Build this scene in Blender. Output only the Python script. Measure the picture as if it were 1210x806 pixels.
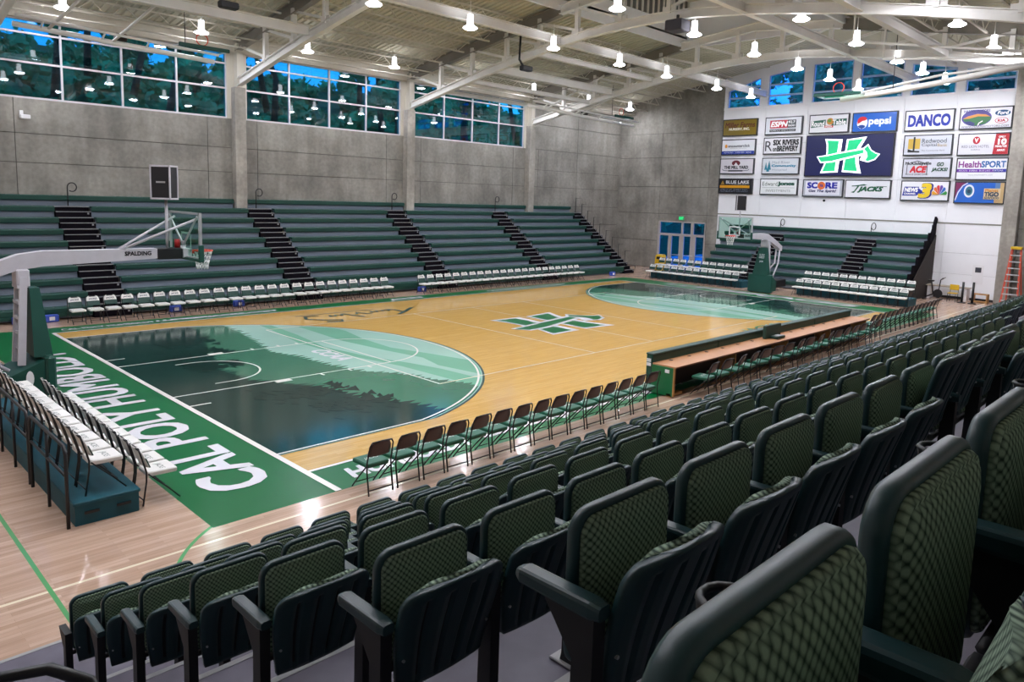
import bpy, math, random
from mathutils import Vector, Matrix

# ------------------------------------------------------------------ camera, world, exposure
SC = bpy.context.scene
COL = SC.collection
for o in list(bpy.data.objects):
    bpy.data.objects.remove(o)

cam_d = bpy.data.cameras.new('camera')
cam = bpy.data.objects.new('camera', cam_d)
COL.objects.link(cam)
cam.matrix_world = Matrix(((0.70217029, 0.06787636, -0.70876632, -20.1976693),
                           (-0.71133996, 0.11002043, -0.69418367, -18.1820667),
                           (0.03086011, 0.99160895, 0.12553624, 4.55213358),
                           (0, 0, 0, 1)))
cam_d.sensor_fit = 'HORIZONTAL'
cam_d.sensor_width = 36.0
cam_d.lens = 36.0 * 872.47051 / 1210.0
cam_d.shift_x = -12.0256 / 1210.0
cam_d.shift_y = -58.0143 / 1210.0
cam_d.clip_start = 0.05
cam_d.clip_end = 400
SC.camera = cam

world = bpy.data.worlds.new('world')
SC.world = world
world.use_nodes = True
wn = world.node_tree.nodes
wl = world.node_tree.links
wn.clear()
w_out = wn.new('ShaderNodeOutputWorld')
w_bg = wn.new('ShaderNodeBackground')
w_tc = wn.new('ShaderNodeTexCoord')
w_map = wn.new('ShaderNodeMapping')
w_map.inputs['Scale'].default_value = (1.5, 1.5, 4)
w_no = wn.new('ShaderNodeTexNoise')
w_no.inputs['Scale'].default_value = 2.0
w_no.inputs['Detail'].default_value = 5
w_cr = wn.new('ShaderNodeValToRGB')
w_cr.color_ramp.elements[0].position = 0.45
w_cr.color_ramp.elements[0].color = (0.16, 0.42, 0.95, 1)
w_cr.color_ramp.elements[1].position = 0.7
w_cr.color_ramp.elements[1].color = (0.75, 0.88, 1.0, 1)
wl.new(w_tc.outputs['Generated'], w_map.inputs['Vector'])
wl.new(w_map.outputs['Vector'], w_no.inputs['Vector'])
wl.new(w_no.outputs['Fac'], w_cr.inputs['Fac'])
wl.new(w_cr.outputs['Color'], w_bg.inputs['Color'])
w_bg.inputs['Strength'].default_value = 6.0
wl.new(w_bg.outputs['Background'], w_out.inputs['Surface'])

SC.view_settings.view_transform = 'Standard'
SC.view_settings.look = 'None'
SC.view_settings.exposure = 0.0
SC.view_settings.gamma = 1.0
SC.view_settings.use_curve_mapping = False
LAMP_STRENGTH = 300.0

rnd = random.Random(7)
PI = math.pi

# ------------------------------------------------------------------ materials
def lin(c):
    if isinstance(c, str):
        c = c.lstrip('#')
        v = [int(c[i:i + 2], 16) / 255 for i in (0, 2, 4)]
        return tuple(x / 12.92 if x <= 0.04045 else ((x + 0.055) / 1.055) ** 2.4 for x in v) + (1,)
    return tuple(c) + (1,)

MATS = {}
def mat(name, color, rough=0.5, metal=0.0, spec=0.5, noise=None, bump=None, coat=0.0, emit=None):
    """principled material; noise=(scale, amount) mottles the colour, bump=(scale, strength)"""
    if name in MATS:
        return MATS[name]
    m = bpy.data.materials.new(name)
    m.use_nodes = True
    nt = m.node_tree
    b = nt.nodes['Principled BSDF']
    c = lin(color)
    b.inputs['Base Color'].default_value = c
    b.inputs['Roughness'].default_value = rough
    b.inputs['Metallic'].default_value = metal
    b.inputs['Specular IOR Level'].default_value = spec
    b.inputs['Coat Weight'].default_value = coat
    b.inputs['Coat Roughness'].default_value = 0.06
    tc = None
    if noise or bump:
        tc = nt.nodes.new('ShaderNodeTexCoord')
    if noise:
        n = nt.nodes.new('ShaderNodeTexNoise')
        n.inputs['Scale'].default_value = noise[0]
        n.inputs['Detail'].default_value = 4
        r = nt.nodes.new('ShaderNodeValToRGB')
        a = noise[1]
        r.color_ramp.elements[0].position = 0.3
        r.color_ramp.elements[1].position = 0.7
        r.color_ramp.elements[0].color = tuple(x * (1 - a) for x in c[:3]) + (1,)
        r.color_ramp.elements[1].color = tuple(min(1, x * (1 + a)) for x in c[:3]) + (1,)
        nt.links.new(tc.outputs['Object'], n.inputs['Vector'])
        nt.links.new(n.outputs['Fac'], r.inputs['Fac'])
        nt.links.new(r.outputs['Color'], b.inputs['Base Color'])
    if bump:
        n2 = nt.nodes.new('ShaderNodeTexNoise')
        n2.inputs['Scale'].default_value = bump[0]
        bp = nt.nodes.new('ShaderNodeBump')
        bp.inputs['Strength'].default_value = bump[1]
        bp.inputs['Distance'].default_value = 0.01
        nt.links.new(tc.outputs['Object'], n2.inputs['Vector'])
        nt.links.new(n2.outputs['Fac'], bp.inputs['Height'])
        nt.links.new(bp.outputs['Normal'], b.inputs['Normal'])
    if emit:
        b.inputs['Emission Color'].default_value = lin(emit[0])
        b.inputs['Emission Strength'].default_value = emit[1]
    MATS[name] = m
    return m

def wood_floor(name, c1, c2, rough):
    m = mat(name, c1, rough, spec=0.5)
    nt = m.node_tree
    b = nt.nodes['Principled BSDF']
    tc = nt.nodes.new('ShaderNodeTexCoord')
    br = nt.nodes.new('ShaderNodeTexBrick')
    br.inputs['Color1'].default_value = lin(c1)
    br.inputs['Color2'].default_value = lin(c2)
    br.inputs['Mortar'].default_value = tuple(x * 0.8 for x in lin(c2)[:3]) + (1,)
    br.inputs['Scale'].default_value = 1.0
    br.inputs['Mortar Size'].default_value = 0.0012
    br.inputs['Brick Width'].default_value = 1.3
    br.inputs['Row Height'].default_value = 0.075
    br.offset = 0.37
    mp = nt.nodes.new('ShaderNodeMapping')
    mp.inputs['Scale'].default_value = (0.6, 9, 1)
    no = nt.nodes.new('ShaderNodeTexNoise')
    no.inputs['Scale'].default_value = 2.5
    no.inputs['Detail'].default_value = 5
    mx = nt.nodes.new('ShaderNodeMix')
    mx.data_type = 'RGBA'
    mx.blend_type = 'MULTIPLY'
    mx.inputs['Factor'].default_value = 0.5
    cr = nt.nodes.new('ShaderNodeValToRGB')
    cr.color_ramp.elements[0].position = 0.3
    cr.color_ramp.elements[0].color = (0.62, 0.6, 0.57, 1)
    cr.color_ramp.elements[1].position = 0.65
    cr.color_ramp.elements[1].color = (1, 1, 1, 1)
    nt.links.new(tc.outputs['Object'], br.inputs['Vector'])
    nt.links.new(tc.outputs['Object'], mp.inputs['Vector'])
    nt.links.new(mp.outputs['Vector'], no.inputs['Vector'])
    nt.links.new(no.outputs['Fac'], cr.inputs['Fac'])
    nt.links.new(br.outputs['Color'], mx.inputs['A'])
    nt.links.new(cr.outputs['Color'], mx.inputs['B'])
    nt.links.new(mx.outputs['Result'], b.inputs['Base Color'])
    return m

def concrete(name, base):
    m = mat(name, base, 0.8, spec=0.3)
    nt = m.node_tree
    b = nt.nodes['Principled BSDF']
    tc = nt.nodes.new('ShaderNodeTexCoord')
    c = lin(base)
    def noise(scale, vec_scale, lo, hi, p0, p1, detail=6):
        mp = nt.nodes.new('ShaderNodeMapping')
        mp.inputs['Scale'].default_value = vec_scale
        n = nt.nodes.new('ShaderNodeTexNoise')
        n.inputs['Scale'].default_value = scale
        n.inputs['Detail'].default_value = detail
        r = nt.nodes.new('ShaderNodeValToRGB')
        r.color_ramp.elements[0].position = p0
        r.color_ramp.elements[1].position = p1
        r.color_ramp.elements[0].color = (lo, lo, lo, 1)
        r.color_ramp.elements[1].color = (hi, hi, hi, 1)
        nt.links.new(tc.outputs['Object'], mp.inputs['Vector'])
        nt.links.new(mp.outputs['Vector'], n.inputs['Vector'])
        nt.links.new(n.outputs['Fac'], r.inputs['Fac'])
        return r.outputs['Color']
    a = noise(0.55, (1, 1, 1), 0.7, 1.18, 0.32, 0.68)
    s = noise(2.2, (1, 1, 0.15), 0.86, 1.06, 0.35, 0.62)
    f = noise(6, (1, 1, 1), 0.88, 1.06, 0.35, 0.65, 3)
    cur = None
    for k, sock in enumerate((a, s, f)):
        mx = nt.nodes.new('ShaderNodeMix')
        mx.data_type = 'RGBA'
        mx.blend_type = 'MULTIPLY'
        mx.inputs['Factor'].default_value = 1.0
        if cur is None:
            mx.inputs['A'].default_value = c
        else:
            nt.links.new(cur, mx.inputs['A'])
        nt.links.new(sock, mx.inputs['B'])
        cur = mx.outputs['Result']
    nt.links.new(cur, b.inputs['Base Color'])
    return m

def glass(name, tint, gloss=0.12, rough=0.02, ior=1.5):
    m = bpy.data.materials.new(name)
    m.use_nodes = True
    nt = m.node_tree
    nt.nodes.clear()
    out = nt.nodes.new('ShaderNodeOutputMaterial')
    tr = nt.nodes.new('ShaderNodeBsdfTransparent')
    tr.inputs['Color'].default_value = lin(tint)
    gl = nt.nodes.new('ShaderNodeBsdfGlossy')
    gl.inputs['Roughness'].default_value = rough
    fr = nt.nodes.new('ShaderNodeFresnel')
    fr.inputs['IOR'].default_value = ior
    ad = nt.nodes.new('ShaderNodeMath')
    ad.operation = 'ADD'
    ad.inputs[1].default_value = gloss - 0.04
    ad.use_clamp = True
    mx = nt.nodes.new('ShaderNodeMixShader')
    nt.links.new(fr.outputs['Fac'], ad.inputs[0])
    ge = nt.nodes.new('ShaderNodeNewGeometry')
    iv = nt.nodes.new('ShaderNodeMath')
    iv.operation = 'SUBTRACT'
    iv.inputs[0].default_value = 1.0
    mu = nt.nodes.new('ShaderNodeMath')
    mu.operation = 'MULTIPLY'
    nt.links.new(ge.outputs['Backfacing'], iv.inputs[1])
    nt.links.new(ad.outputs['Value'], mu.inputs[0])
    nt.links.new(iv.outputs['Value'], mu.inputs[1])
    nt.links.new(mu.outputs['Value'], mx.inputs['Fac'])
    nt.links.new(tr.outputs['BSDF'], mx.inputs[1])
    nt.links.new(gl.outputs['BSDF'], mx.inputs[2])
    nt.links.new(mx.outputs['Shader'], out.inputs['Surface'])
    MATS[name] = m
    return m

def woven(name, c1, c2):
    """diamond-patterned seat fabric"""
    m = mat(name, c1, 0.85, spec=0.2)
    nt = m.node_tree
    b = nt.nodes['Principled BSDF']
    tc = nt.nodes.new('ShaderNodeTexCoord')
    mp = nt.nodes.new('ShaderNodeMapping')
    mp.inputs['Rotation'].default_value = (0, PI / 4, 0)
    mp.inputs['Scale'].default_value = (1, 0.02, 1)
    ck = nt.nodes.new('ShaderNodeTexVoronoi')
    ck.feature = 'F1'
    ck.inputs['Scale'].default_value = 56
    ck.inputs['Randomness'].default_value = 0.05
    cr = nt.nodes.new('ShaderNodeValToRGB')
    cr.color_ramp.elements[0].position = 0.25
    cr.color_ramp.elements[1].position = 0.62
    cr.color_ramp.elements[0].color = lin(c1)
    cr.color_ramp.elements[1].color = lin(c2)
    bp = nt.nodes.new('ShaderNodeBump')
    bp.invert = True
    bp.inputs['Strength'].default_value = 0.3
    bp.inputs['Distance'].default_value = 0.003
    nt.links.new(tc.outputs['Object'], mp.inputs['Vector'])
    nt.links.new(mp.outputs['Vector'], ck.inputs['Vector'])
    nt.links.new(ck.outputs['Distance'], cr.inputs['Fac'])
    nt.links.new(cr.outputs['Color'], b.inputs['Base Color'])
    nt.links.new(ck.outputs['Distance'], bp.inputs['Height'])
    nt.links.new(bp.outputs['Normal'], b.inputs['Normal'])
    return m

M_COURT = wood_floor('court_maple', '#e2b666', '#d8a957', 0.12)
M_APRON = wood_floor('apron_maple', '#d4b5a0', '#bf9e88', 0.15)
M_CONC = concrete('board_marked_concrete', '#95918a')
M_PILLAR = concrete('pillar_concrete', '#aca69d')
M_WHITEWALL = mat('white_panel', '#f2f2f6', 0.6, noise=(0.6, 0.03))
M_STEEL = mat('white_steel', '#e8e5e0', 0.45, noise=(1.5, 0.05))
M_GREYSTEEL = mat('grey_steel', '#8d877e', 0.55, noise=(1.5, 0.08))
M_DECK = mat('roof_deck_beige', '#cdc8b6', 0.65, noise=(0.4, 0.06))
M_BEIGE = mat('beige_steel', '#cbc5b8', 0.6, noise=(0.8, 0.06))
M_BLACK = mat('black_metal', '#17161a', 0.45)
M_BLACKRUB = mat('black_plastic', '#121216', 0.55)
M_GREENB = mat('bench_green', '#0a3f35', 0.5, noise=(1.2, 0.12))
M_DECKGREY = mat('deck_grey', '#737d89', 0.6, noise=(1.0, 0.08))
M_NOSE = mat('nosing_grey', '#9b9a9c', 0.5)
M_STEPBLACK = mat('step_black', '#17141a', 0.85, spec=0.05)
M_WHITE = mat('white_vinyl', '#e9e6e2', 0.45)
M_GREENPAD = mat('green_vinyl', '#17624a', 0.4, noise=(3, 0.1))
M_DKGREEN = mat('dark_green_vinyl', '#0d3a31', 0.5)
M_BROWN = mat('brown_metal', '#4d3733', 0.4)
M_PAD = mat('stanchion_green', '#0c463b', 0.5, noise=(1.0, 0.1))
M_TEAL = mat('platform_teal', '#075261', 0.6, noise=(2.0, 0.15))
M_PAINTG = mat('paint_green', '#006532', 0.3, spec=0.35)
M_PAINTW = mat('paint_white', '#e8e6ec', 0.15)
M_LINEW = mat('line_white', '#f1ece6', 0.15)
M_LINEP = mat('line_cream', '#efe2c8', 0.15)
M_LAKE = mat('art_dark', '#12352f', 0.11)
M_TREE = mat('art_tree', '#0c2a24', 0.11)
M_MID = mat('art_mid', '#447a61', 0.11, noise=(0.35, 0.14))
M_LIGHT = mat('art_light', '#7cb99c', 0.11, noise=(0.35, 0.10))
M_MINT = mat('art_mint', '#a6cdbe', 0.11, noise=(0.3, 0.10))
M_LINEG = mat('line_green', '#5aa468', 0.15)
M_RIM = mat('rim_orange', '#e0452c', 0.4)
M_NET = mat('net_white', '#e8e8e8', 0.7)
M_SEATPL = mat('seat_plastic', '#16363a', 0.42, noise=(6, 0.1))
M_SEATFAB = woven('seat_fabric', '#8ea28c', '#314238')
M_RISER = mat('platform_grey', '#5b5664', 0.6, noise=(3.0, 0.22))
M_TABLE = mat('table_laminate', '#c08a5f', 0.4, noise=(1.5, 0.08))
M_PLY = mat('plywood', '#b98a52', 0.6)
M_DKPANEL = mat('dark_interior', '#241d1a', 0.7)
M_BLUE = mat('blue_plastic', '#3a55b8', 0.5)
M_YELLOW = mat('yellow_plastic', '#d8b01c', 0.5)
M_PAPER = mat('paper_white', '#ecebee', 0.7)
M_ORANGE = mat('ladder_orange', '#c9472c', 0.5)
M_ALU = mat('aluminium', '#c9ccd0', 0.35, metal=0.6)
M_FRAMEW = mat('window_frame', '#cfcdd2', 0.4)
M_LAMP = mat('lamp_glow', '#ffffff', 0.5, emit=('#f3f5ff', LAMP_STRENGTH))
M_LAMPH = mat('lamp_housing', '#e6e2dc', 0.35, emit=('#f6f6ff', 6.5))  # glow added to the housing to brighten the ceiling
M_SILVER = mat('stanchion_silver', '#c3bfc6', 0.4, noise=(4, 0.06))
M_GLASSN = glass('teal_window_glass', '#55a8b6', 0.07)
M_GLASSE = glass('blue_window_glass', '#6fb2de', 0.06)
M_GLASSB = glass('backboard_glass', '#dcefe8', 0.05, 0.02, 1.12)
M_LEAF = mat('foliage', '#6a9660', 0.8, noise=(0.7, 0.5))
M_HILL = mat('hillside', '#2a4a26', 0.9, noise=(0.3, 0.4))
M_WARM = mat('near_wall_paint', '#b7b2aa', 0.8)

M_LAMPH.cycles.emission_sampling = 'FRONT'
M_LAMP.cycles.emission_sampling = 'FRONT'

# ------------------------------------------------------------------ mesh builder
class MB:
    def __init__(s):
        s.v, s.f, s.m, s.smooth = [], [], [], []
    def add(s, verts, faces, mi=0, smooth=False):
        n = len(s.v)
        s.v.extend([tuple(v) for v in verts])
        for f in faces:
            s.f.append(tuple(n + i for i in f))
            s.m.append(mi)
            s.smooth.append(smooth)
        return s
    def box(s, x0, x1, y0, y1, z0, z1, mi=0):
        v = [(x0, y0, z0), (x1, y0, z0), (x1, y1, z0), (x0, y1, z0), (x0, y0, z1), (x1, y0, z1), (x1, y1, z1), (x0, y1, z1)]
        return s.add(v, [(3, 2, 1, 0), (4, 5, 6, 7), (0, 1, 5, 4), (1, 2, 6, 5), (2, 3, 7, 6), (3, 0, 4, 7)], mi)
    def bevbox(s, x0, x1, y0, y1, z0, z1, b=0.01, mi=0, axis='z'):
        """box with its four edges along `axis` chamfered and the end faces slightly inset"""
        def ring(a0, a1, b0, b1, c):
            return [(a0 + c, b0), (a1 - c, b0), (a1, b0 + c), (a1, b1 - c), (a1 - c, b1), (a0 + c, b1), (a0, b1 - c), (a0, b0 + c)]
        if axis == 'z':
            A, Z, put = (x0, x1, y0, y1), (z0, z1), (lambda p, h: (p[0], p[1], h))
        elif axis == 'y':
            A, Z, put = (z0, z1, x0, x1), (y0, y1), (lambda p, h: (p[1], h, p[0]))
        else:
            A, Z, put = (y0, y1, z0, z1), (x0, x1), (lambda p, h: (h, p[0], p[1]))
        rings = []
        for h, ins in ((Z[0], b), (Z[0] + b, 0), (Z[1] - b, 0), (Z[1], b)):
            rings.append([put(p, h) for p in ring(A[0] + ins, A[1] - ins, A[2] + ins, A[3] - ins, b)])
        return s.loft(rings, mi)
    def loft(s, rings, mi=0, caps=True, smooth=False, closed=True):
        n = len(rings[0])
        v = [p for r in rings for p in r]
        f = []
        for k in range(len(rings) - 1):
            for i in range(n if closed else n - 1):
                j = (i + 1) % n
                f.append((k * n + i, k * n + j, (k + 1) * n + j, (k + 1) * n + i))
        if caps:
            f.append(tuple(range(n - 1, -1, -1)))
            f.append(tuple((len(rings) - 1) * n + i for i in range(n)))
        return s.add(v, f, mi, smooth)
    def tube(s, pts, r, n=6, mi=0, smooth=True, closed=False, caps=True):
        pts = [Vector(p) for p in pts]
        N = len(pts)
        rings = []
        up = None
        for i, p in enumerate(pts):
            if closed:
                t = (pts[(i + 1) % N] - pts[i - 1]).normalized()
            elif i == 0:
                t = (pts[1] - p).normalized()
            elif i == N - 1:
                t = (p - pts[i - 1]).normalized()
            else:
                t = ((pts[i + 1] - p).normalized() + (p - pts[i - 1]).normalized()).normalized()
            if up is None:
                up = Vector((0, 0, 1)) if abs(t.z) < 0.9 else Vector((1, 0, 0))
            a = t.cross(up).normalized()
            bb = a.cross(t).normalized()
            up = bb
            rr = r[i] if isinstance(r, (list, tuple)) else r
            rings.append([tuple(p + a * (rr * math.cos(2 * PI * k / n)) + bb * (rr * math.sin(2 * PI * k / n))) for k in range(n)])
        if closed:
            rings.append(rings[0])
            caps = False
        return s.loft(rings, mi, caps, smooth)
    def cyl(s, c, r0, r1, h, n=16, mi=0, smooth=True):
        x, y, z = c
        rings = [[(x + r * math.cos(2 * PI * k / n), y + r * math.sin(2 * PI * k / n), zz) for k in range(n)] for r, zz in ((r0, z), (r1, z + h))]
        return s.loft(rings, mi, True, smooth)
    def lathe(s, c, prof, n=16, mi=0):
        x, y, z = c
        rings = [[(x + r * math.cos(2 * PI * k / n), y + r * math.sin(2 * PI * k / n), z + zz) for k in range(n)] for r, zz in prof]
        return s.loft(rings, mi, True, True)
    def beam(s, p, q, w, h, mi=0, up=(0, 0, 1)):
        p, q = Vector(p), Vector(q)
        t = (q - p).normalized()
        a = t.cross(Vector(up))
        if a.length < 1e-4:
            a = t.cross(Vector((1, 0, 0)))
        a.normalize()
        b = a.cross(t)
        r = lambda o: [tuple(o + a * sx * w / 2 + b * sy * h / 2) for sx, sy in ((-1, -1), (1, -1), (1, 1), (-1, 1))]
        return s.loft([r(p), r(q)], mi)
    def ibeam(s, pts, w, h, t=0.03, mi=0, up=(0, 0, 1)):
        """I-section along a polyline: web and two flanges"""
        for p, q in zip(pts[:-1], pts[1:]):
            p, q = Vector(p), Vector(q)
            d = (q - p).normalized()
            a = d.cross(Vector(up)).normalized()
            b = a.cross(d)
            p, q = p - d * 0.01, q + d * 0.01
            s.beam(p + b * (h / 2 - t / 2), q + b * (h / 2 - t / 2), w, t, mi, up)
            s.beam(p - b * (h / 2 - t / 2), q - b * (h / 2 - t / 2), w, t, mi, up)
            s.beam(p, q, t, h - t, mi, up)
        return s
    def poly(s, pts, z, mi=0):
        """flat polygon in xy at height z (triangulated by ear clipping inside Blender)"""
        return s.add([(x, y, z) for x, y in pts], [tuple(range(len(pts)))], mi)
    def prism(s, pts, z0, z1, mi=0):
        return s.loft([[(x, y, z0) for x, y in pts], [(x, y, z1) for x, y in pts]], mi)
    def mesh(s, name, *mats):
        me = bpy.data.meshes.new(name)
        me.from_pydata(s.v, [], s.f)
        for m in mats:
            me.materials.append(m)
        me.polygons.foreach_set('material_index', s.m)
        me.polygons.foreach_set('use_smooth', s.smooth)
        me.update()
        return me

def ob(name, me, parent=None, loc=(0, 0, 0), rz=0.0):
    o = bpy.data.objects.new(name, me)
    COL.objects.link(o)
    o.location = loc
    if rz:
        o.rotation_euler = (0, 0, rz)
    if parent is not None:
        o.parent = parent
    return o

def tag(o, label, cat, group=None):
    o['label'] = label
    o['category'] = cat
    if group:
        o['group'] = group
    return o

def thing(name, label, cat, loc=(0, 0, 0), rz=0.0, group=None):
    return tag(ob(name, None, None, loc, rz), label, cat, group)

def struct(o):
    o['kind'] = 'structure'
    return o

def stuff(o):
    o['kind'] = 'stuff'
    return o

KIDS = {}
def copy_tree(src, loc, rz, label, group=None, skip=()):
    def kids(o):
        if o.name not in KIDS:
            KIDS[o.name] = [c for c in bpy.data.objects if c.parent == o]
        return KIDS[o.name]
    r = src.copy()
    COL.objects.link(r)
    r.location = loc
    r.rotation_euler = (0, 0, rz)
    r['label'] = label
    if group:
        r['group'] = group
    for ch in kids(src):
        if ch.name.split('.')[0] in skip:
            continue
        c = ch.copy()
        COL.objects.link(c)
        c.parent = r
        for g in kids(ch):
            d = g.copy()
            COL.objects.link(d)
            d.parent = c
    return r

WORDS = 'zeroth first second third fourth fifth sixth seventh eighth ninth tenth eleventh twelfth thirteenth fourteenth fifteenth sixteenth seventeenth eighteenth nineteenth'.split()
TENS = {20: 'twent', 30: 'thirt', 40: 'fort', 50: 'fift', 60: 'sixt', 70: 'sevent', 80: 'eight', 90: 'ninet'}
def nth(n):
    if n < 20:
        return WORDS[n]
    t, u = n // 10 * 10, n % 10
    return TENS[t] + ('ieth' if u == 0 else 'y-' + WORDS[u])

def rrect(w, h, r, n=5):
    """rounded rectangle outline centred on 0 (counter-clockwise)"""
    out = []
    for cx, cy, a0 in ((w / 2 - r, h / 2 - r, 0), (-w / 2 + r, h / 2 - r, 90), (-w / 2 + r, -h / 2 + r, 180), (w / 2 - r, -h / 2 + r, 270)):
        for k in range(n + 1):
            a = math.radians(a0 + 90 * k / n)
            out.append((cx + r * math.cos(a), cy + r * math.sin(a)))
    return out

# ------------------------------------------------------------------ lettering
TXT = {}
def text_pts(s):
    """triangles of a line of lettering, normalised to the unit square"""
    if s in TXT:
        return TXT[s]
    cu = bpy.data.curves.new('lettering', 'FONT')
    cu.body = s
    cu.resolution_u = 3
    o = bpy.data.objects.new('lettering', cu)
    COL.objects.link(o)
    dg = bpy.context.evaluated_depsgraph_get()
    me = bpy.data.meshes.new_from_object(o.evaluated_get(dg))
    V = [(v.co.x, v.co.y) for v in me.vertices]
    F = [tuple(p.vertices) for p in me.polygons]
    bpy.data.objects.remove(o)
    bpy.data.curves.remove(cu)
    bpy.data.meshes.remove(me)
    x0, x1 = min(v[0] for v in V), max(v[0] for v in V)
    y0, y1 = min(v[1] for v in V), max(v[1] for v in V)
    V = [((a - x0) / (x1 - x0), (b - y0) / (y1 - y0)) for a, b in V]
    TXT[s] = (V, F, (x1 - x0) / (y1 - y0))
    return TXT[s]

def add_text(mb, s, fn, mi=0, bold=0.0, shear=0.0):
    """fn maps unit-square coordinates to a 3-D point; bold repeats the glyphs with a small offset"""
    V, F, asp = text_pts(s)
    offs = [(0, 0)]
    if bold:
        offs = [(dx, dy) for dx in (-bold, 0, bold) for dy in (-bold, bold)]
    for k, (dx, dy) in enumerate(offs):
        mb.add([fn(a + dx / asp + shear * b / asp, b + dy, k) for a, b in V], F, mi)

# ================================================================== LARGE STRUCTURE
WY, EX = 15.15, 23.6          # window wall, scoreboard wall
LX, NY = -25.0, -21.0         # walls behind the viewer
def roof_z(y):
    return 13.75 - 0.165 * min(abs(y), 15.15) - (0.04 * (abs(y) - 15.15) if abs(y) > 15.15 else 0)

# ---- floor and painted court ---------------------------------------------------------
floor = struct(ob('floor', MB().box(LX, EX + 0.3, NY, WY + 0.3, -0.3, 0).mesh('floor', M_APRON)))
H1 = 0.0008
def layer(name, polys, z, m, parent=None):
    b = MB()
    for p in polys:
        b.poly(p, z)
    return ob(name, b.mesh(name, m), parent or floor)
def rect(x0, x1, y0, y1):
    return [(x0, y0), (x1, y0), (x1, y1), (x0, y1)]
CL, CW = 14.33, 7.62
layer('apron_band', [rect(-16.27, -CL, -8.62, 8.62), rect(CL, 16.1, -8.62, 8.62), rect(-CL, CL, -8.62, -CW), rect(-CL, CL, CW, 8.62)], H1, M_PAINTG)
layer('court_boards', [rect(-CL, CL, -CW, CW)], H1, M_COURT)
def arc(cx, cy, r, a0, a1, n=40):
    return [(cx + r * math.cos(math.radians(a0 + (a1 - a0) * k / n)), cy + r * math.sin(math.radians(a0 + (a1 - a0) * k / n))) for k in range(n + 1)]
def band(pts, w):
    """thin painted line along a polyline"""
    out = []
    for i, p in enumerate(pts):
        a = Vector(pts[max(0, i - 1)])
        b = Vector(pts[min(len(pts) - 1, i + 1)])
        t = (b - a).normalized()
        out.append((Vector(p), Vector((-t.y, t.x)) * w / 2))
    return [[tuple((p + n)), tuple((q + m)), tuple((q - m)), tuple((p - n))] for (p, n), (q, m) in zip(out[:-1], out[1:])]
AX = -12.755
def region(extra, sx):
    ang = math.degrees(math.asin((6.6 + extra * 0.4) / (6.85 + extra)))
    pts = [(-CL, -6.6 - extra * 0.4)] + arc(AX, 0, 6.85 + extra, -ang, ang, 60) + [(-CL, 6.6 + extra * 0.4)]
    if sx > 0:
        pts = [(-x, y) for x, y in pts][::-1]
    return pts
def inside_cut(x, y):
    """radial fit of a point of the left art region"""
    if abs(y) > 6.55:
        return False
    dx = x - AX
    return x > -CL and (dx < 0 or math.hypot(dx, y) < 6.8)
def clip_region(poly):
    """Sutherland-Hodgman clip of a polygon against the (convex) art region"""
    reg = region(-0.03, -1)
    out = poly
    n = len(reg)
    for i in range(n):
        a, b = reg[i], reg[(i + 1) % n]
        ex, ey = b[0] - a[0], b[1] - a[1]
        side = lambda p: ex * (p[1] - a[1]) - ey * (p[0] - a[0])
        cur, out = out, []
        for k in range(len(cur)):
            p, q = cur[k - 1], cur[k]
            sp, sq = side(p), side(q)
            if sp >= 0:
                out.append(p)
            if (sp >= 0) != (sq >= 0):
                t = sp / (sp - sq)
                out.append((p[0] + t * (q[0] - p[0]), p[1] + t * (q[1] - p[1])))
        if not out:
            return []
    return out
def ridge(pts, jag, step, seed):
    """jagged line through (x, y) control points: jag is the height of the little treetops towards +x"""
    r = random.Random(seed)
    out = []
    for (x0, y0), (x1, y1) in zip(pts[:-1], pts[1:]):
        d = math.hypot(x1 - x0, y1 - y0)
        n = max(1, int(d / step))
        for k in range(n):
            t = k / n
            x, y = x0 + (x1 - x0) * t, y0 + (y1 - y0) * t
            out.append((x, y))
            if jag:
                t2 = (k + 0.5) / n
                out.append((x0 + (x1 - x0) * t2 + jag * r.uniform(0.3, 1.0), y0 + (y1 - y0) * t2))
    out.append(pts[-1])
    return out
ART = [  # (name, material, ridge towards +x, treetop height, spacing, seed)
    ('art_light_hill', M_LIGHT, [(-4.5, -7.5), (-6.6, -3.2), (-7.0, -1.6), (-7.4, -0.2), (-7.3, 1.4), (-7.0, 2.9), (-7.1, 4.6), (-7.2, 7.5)], 0, 9, 1),
    ('art_mint_band', M_MINT, [(-7.2, -7.5), (-7.55, -4.2), (-7.75, -2.9), (-7.5, -1.9), (-7.75, -0.5), (-8.0, 1.6), (-7.9, 3.4), (-7.8, 7.5)], 0, 9, 2),
    ('art_light_slope', M_LIGHT, [(-7.6, -7.5), (-7.85, -4.6), (-7.95, -3.3), (-8.2, -2.2), (-8.6, -1.0), (-8.9, 1.0), (-8.6, 3.2), (-8.3, 7.5)], 0, 9, 3),
    ('art_mint_slope', M_MINT, [(-8.3, -7.5), (-8.6, -2.4), (-9.1, 0.1), (-9.2, 2.0), (-8.85, 4.4), (-8.6, 7.5)], 0, 9, 4),
    ('art_mid_forest', M_MID, [(-8.1, -7.5), (-8.5, -4.8), (-8.9, -4.0), (-9.2, -3.0), (-9.8, -2.2), (-10.1, -1.0), (-10.2, 0.2), (-10.5, 1.3), (-10.2, 2.8), (-9.9, 4.6), (-9.7, 7.5)], 0.32, 0.2, 5),
    ('art_dark_forest', M_LAKE, [(-10.2, -7.5), (-10.6, -5.4), (-11.2, -4.3), (-11.3, -3.2), (-11.9, -2.2), (-12.4, -1.4), (-12.5, 0.4), (-12.1, 1.5), (-11.8, 2.6), (-11.2, 4.2), (-10.9, 5.3), (-10.6, 7.5)], 0.42, 0.22, 6),
]
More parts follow.
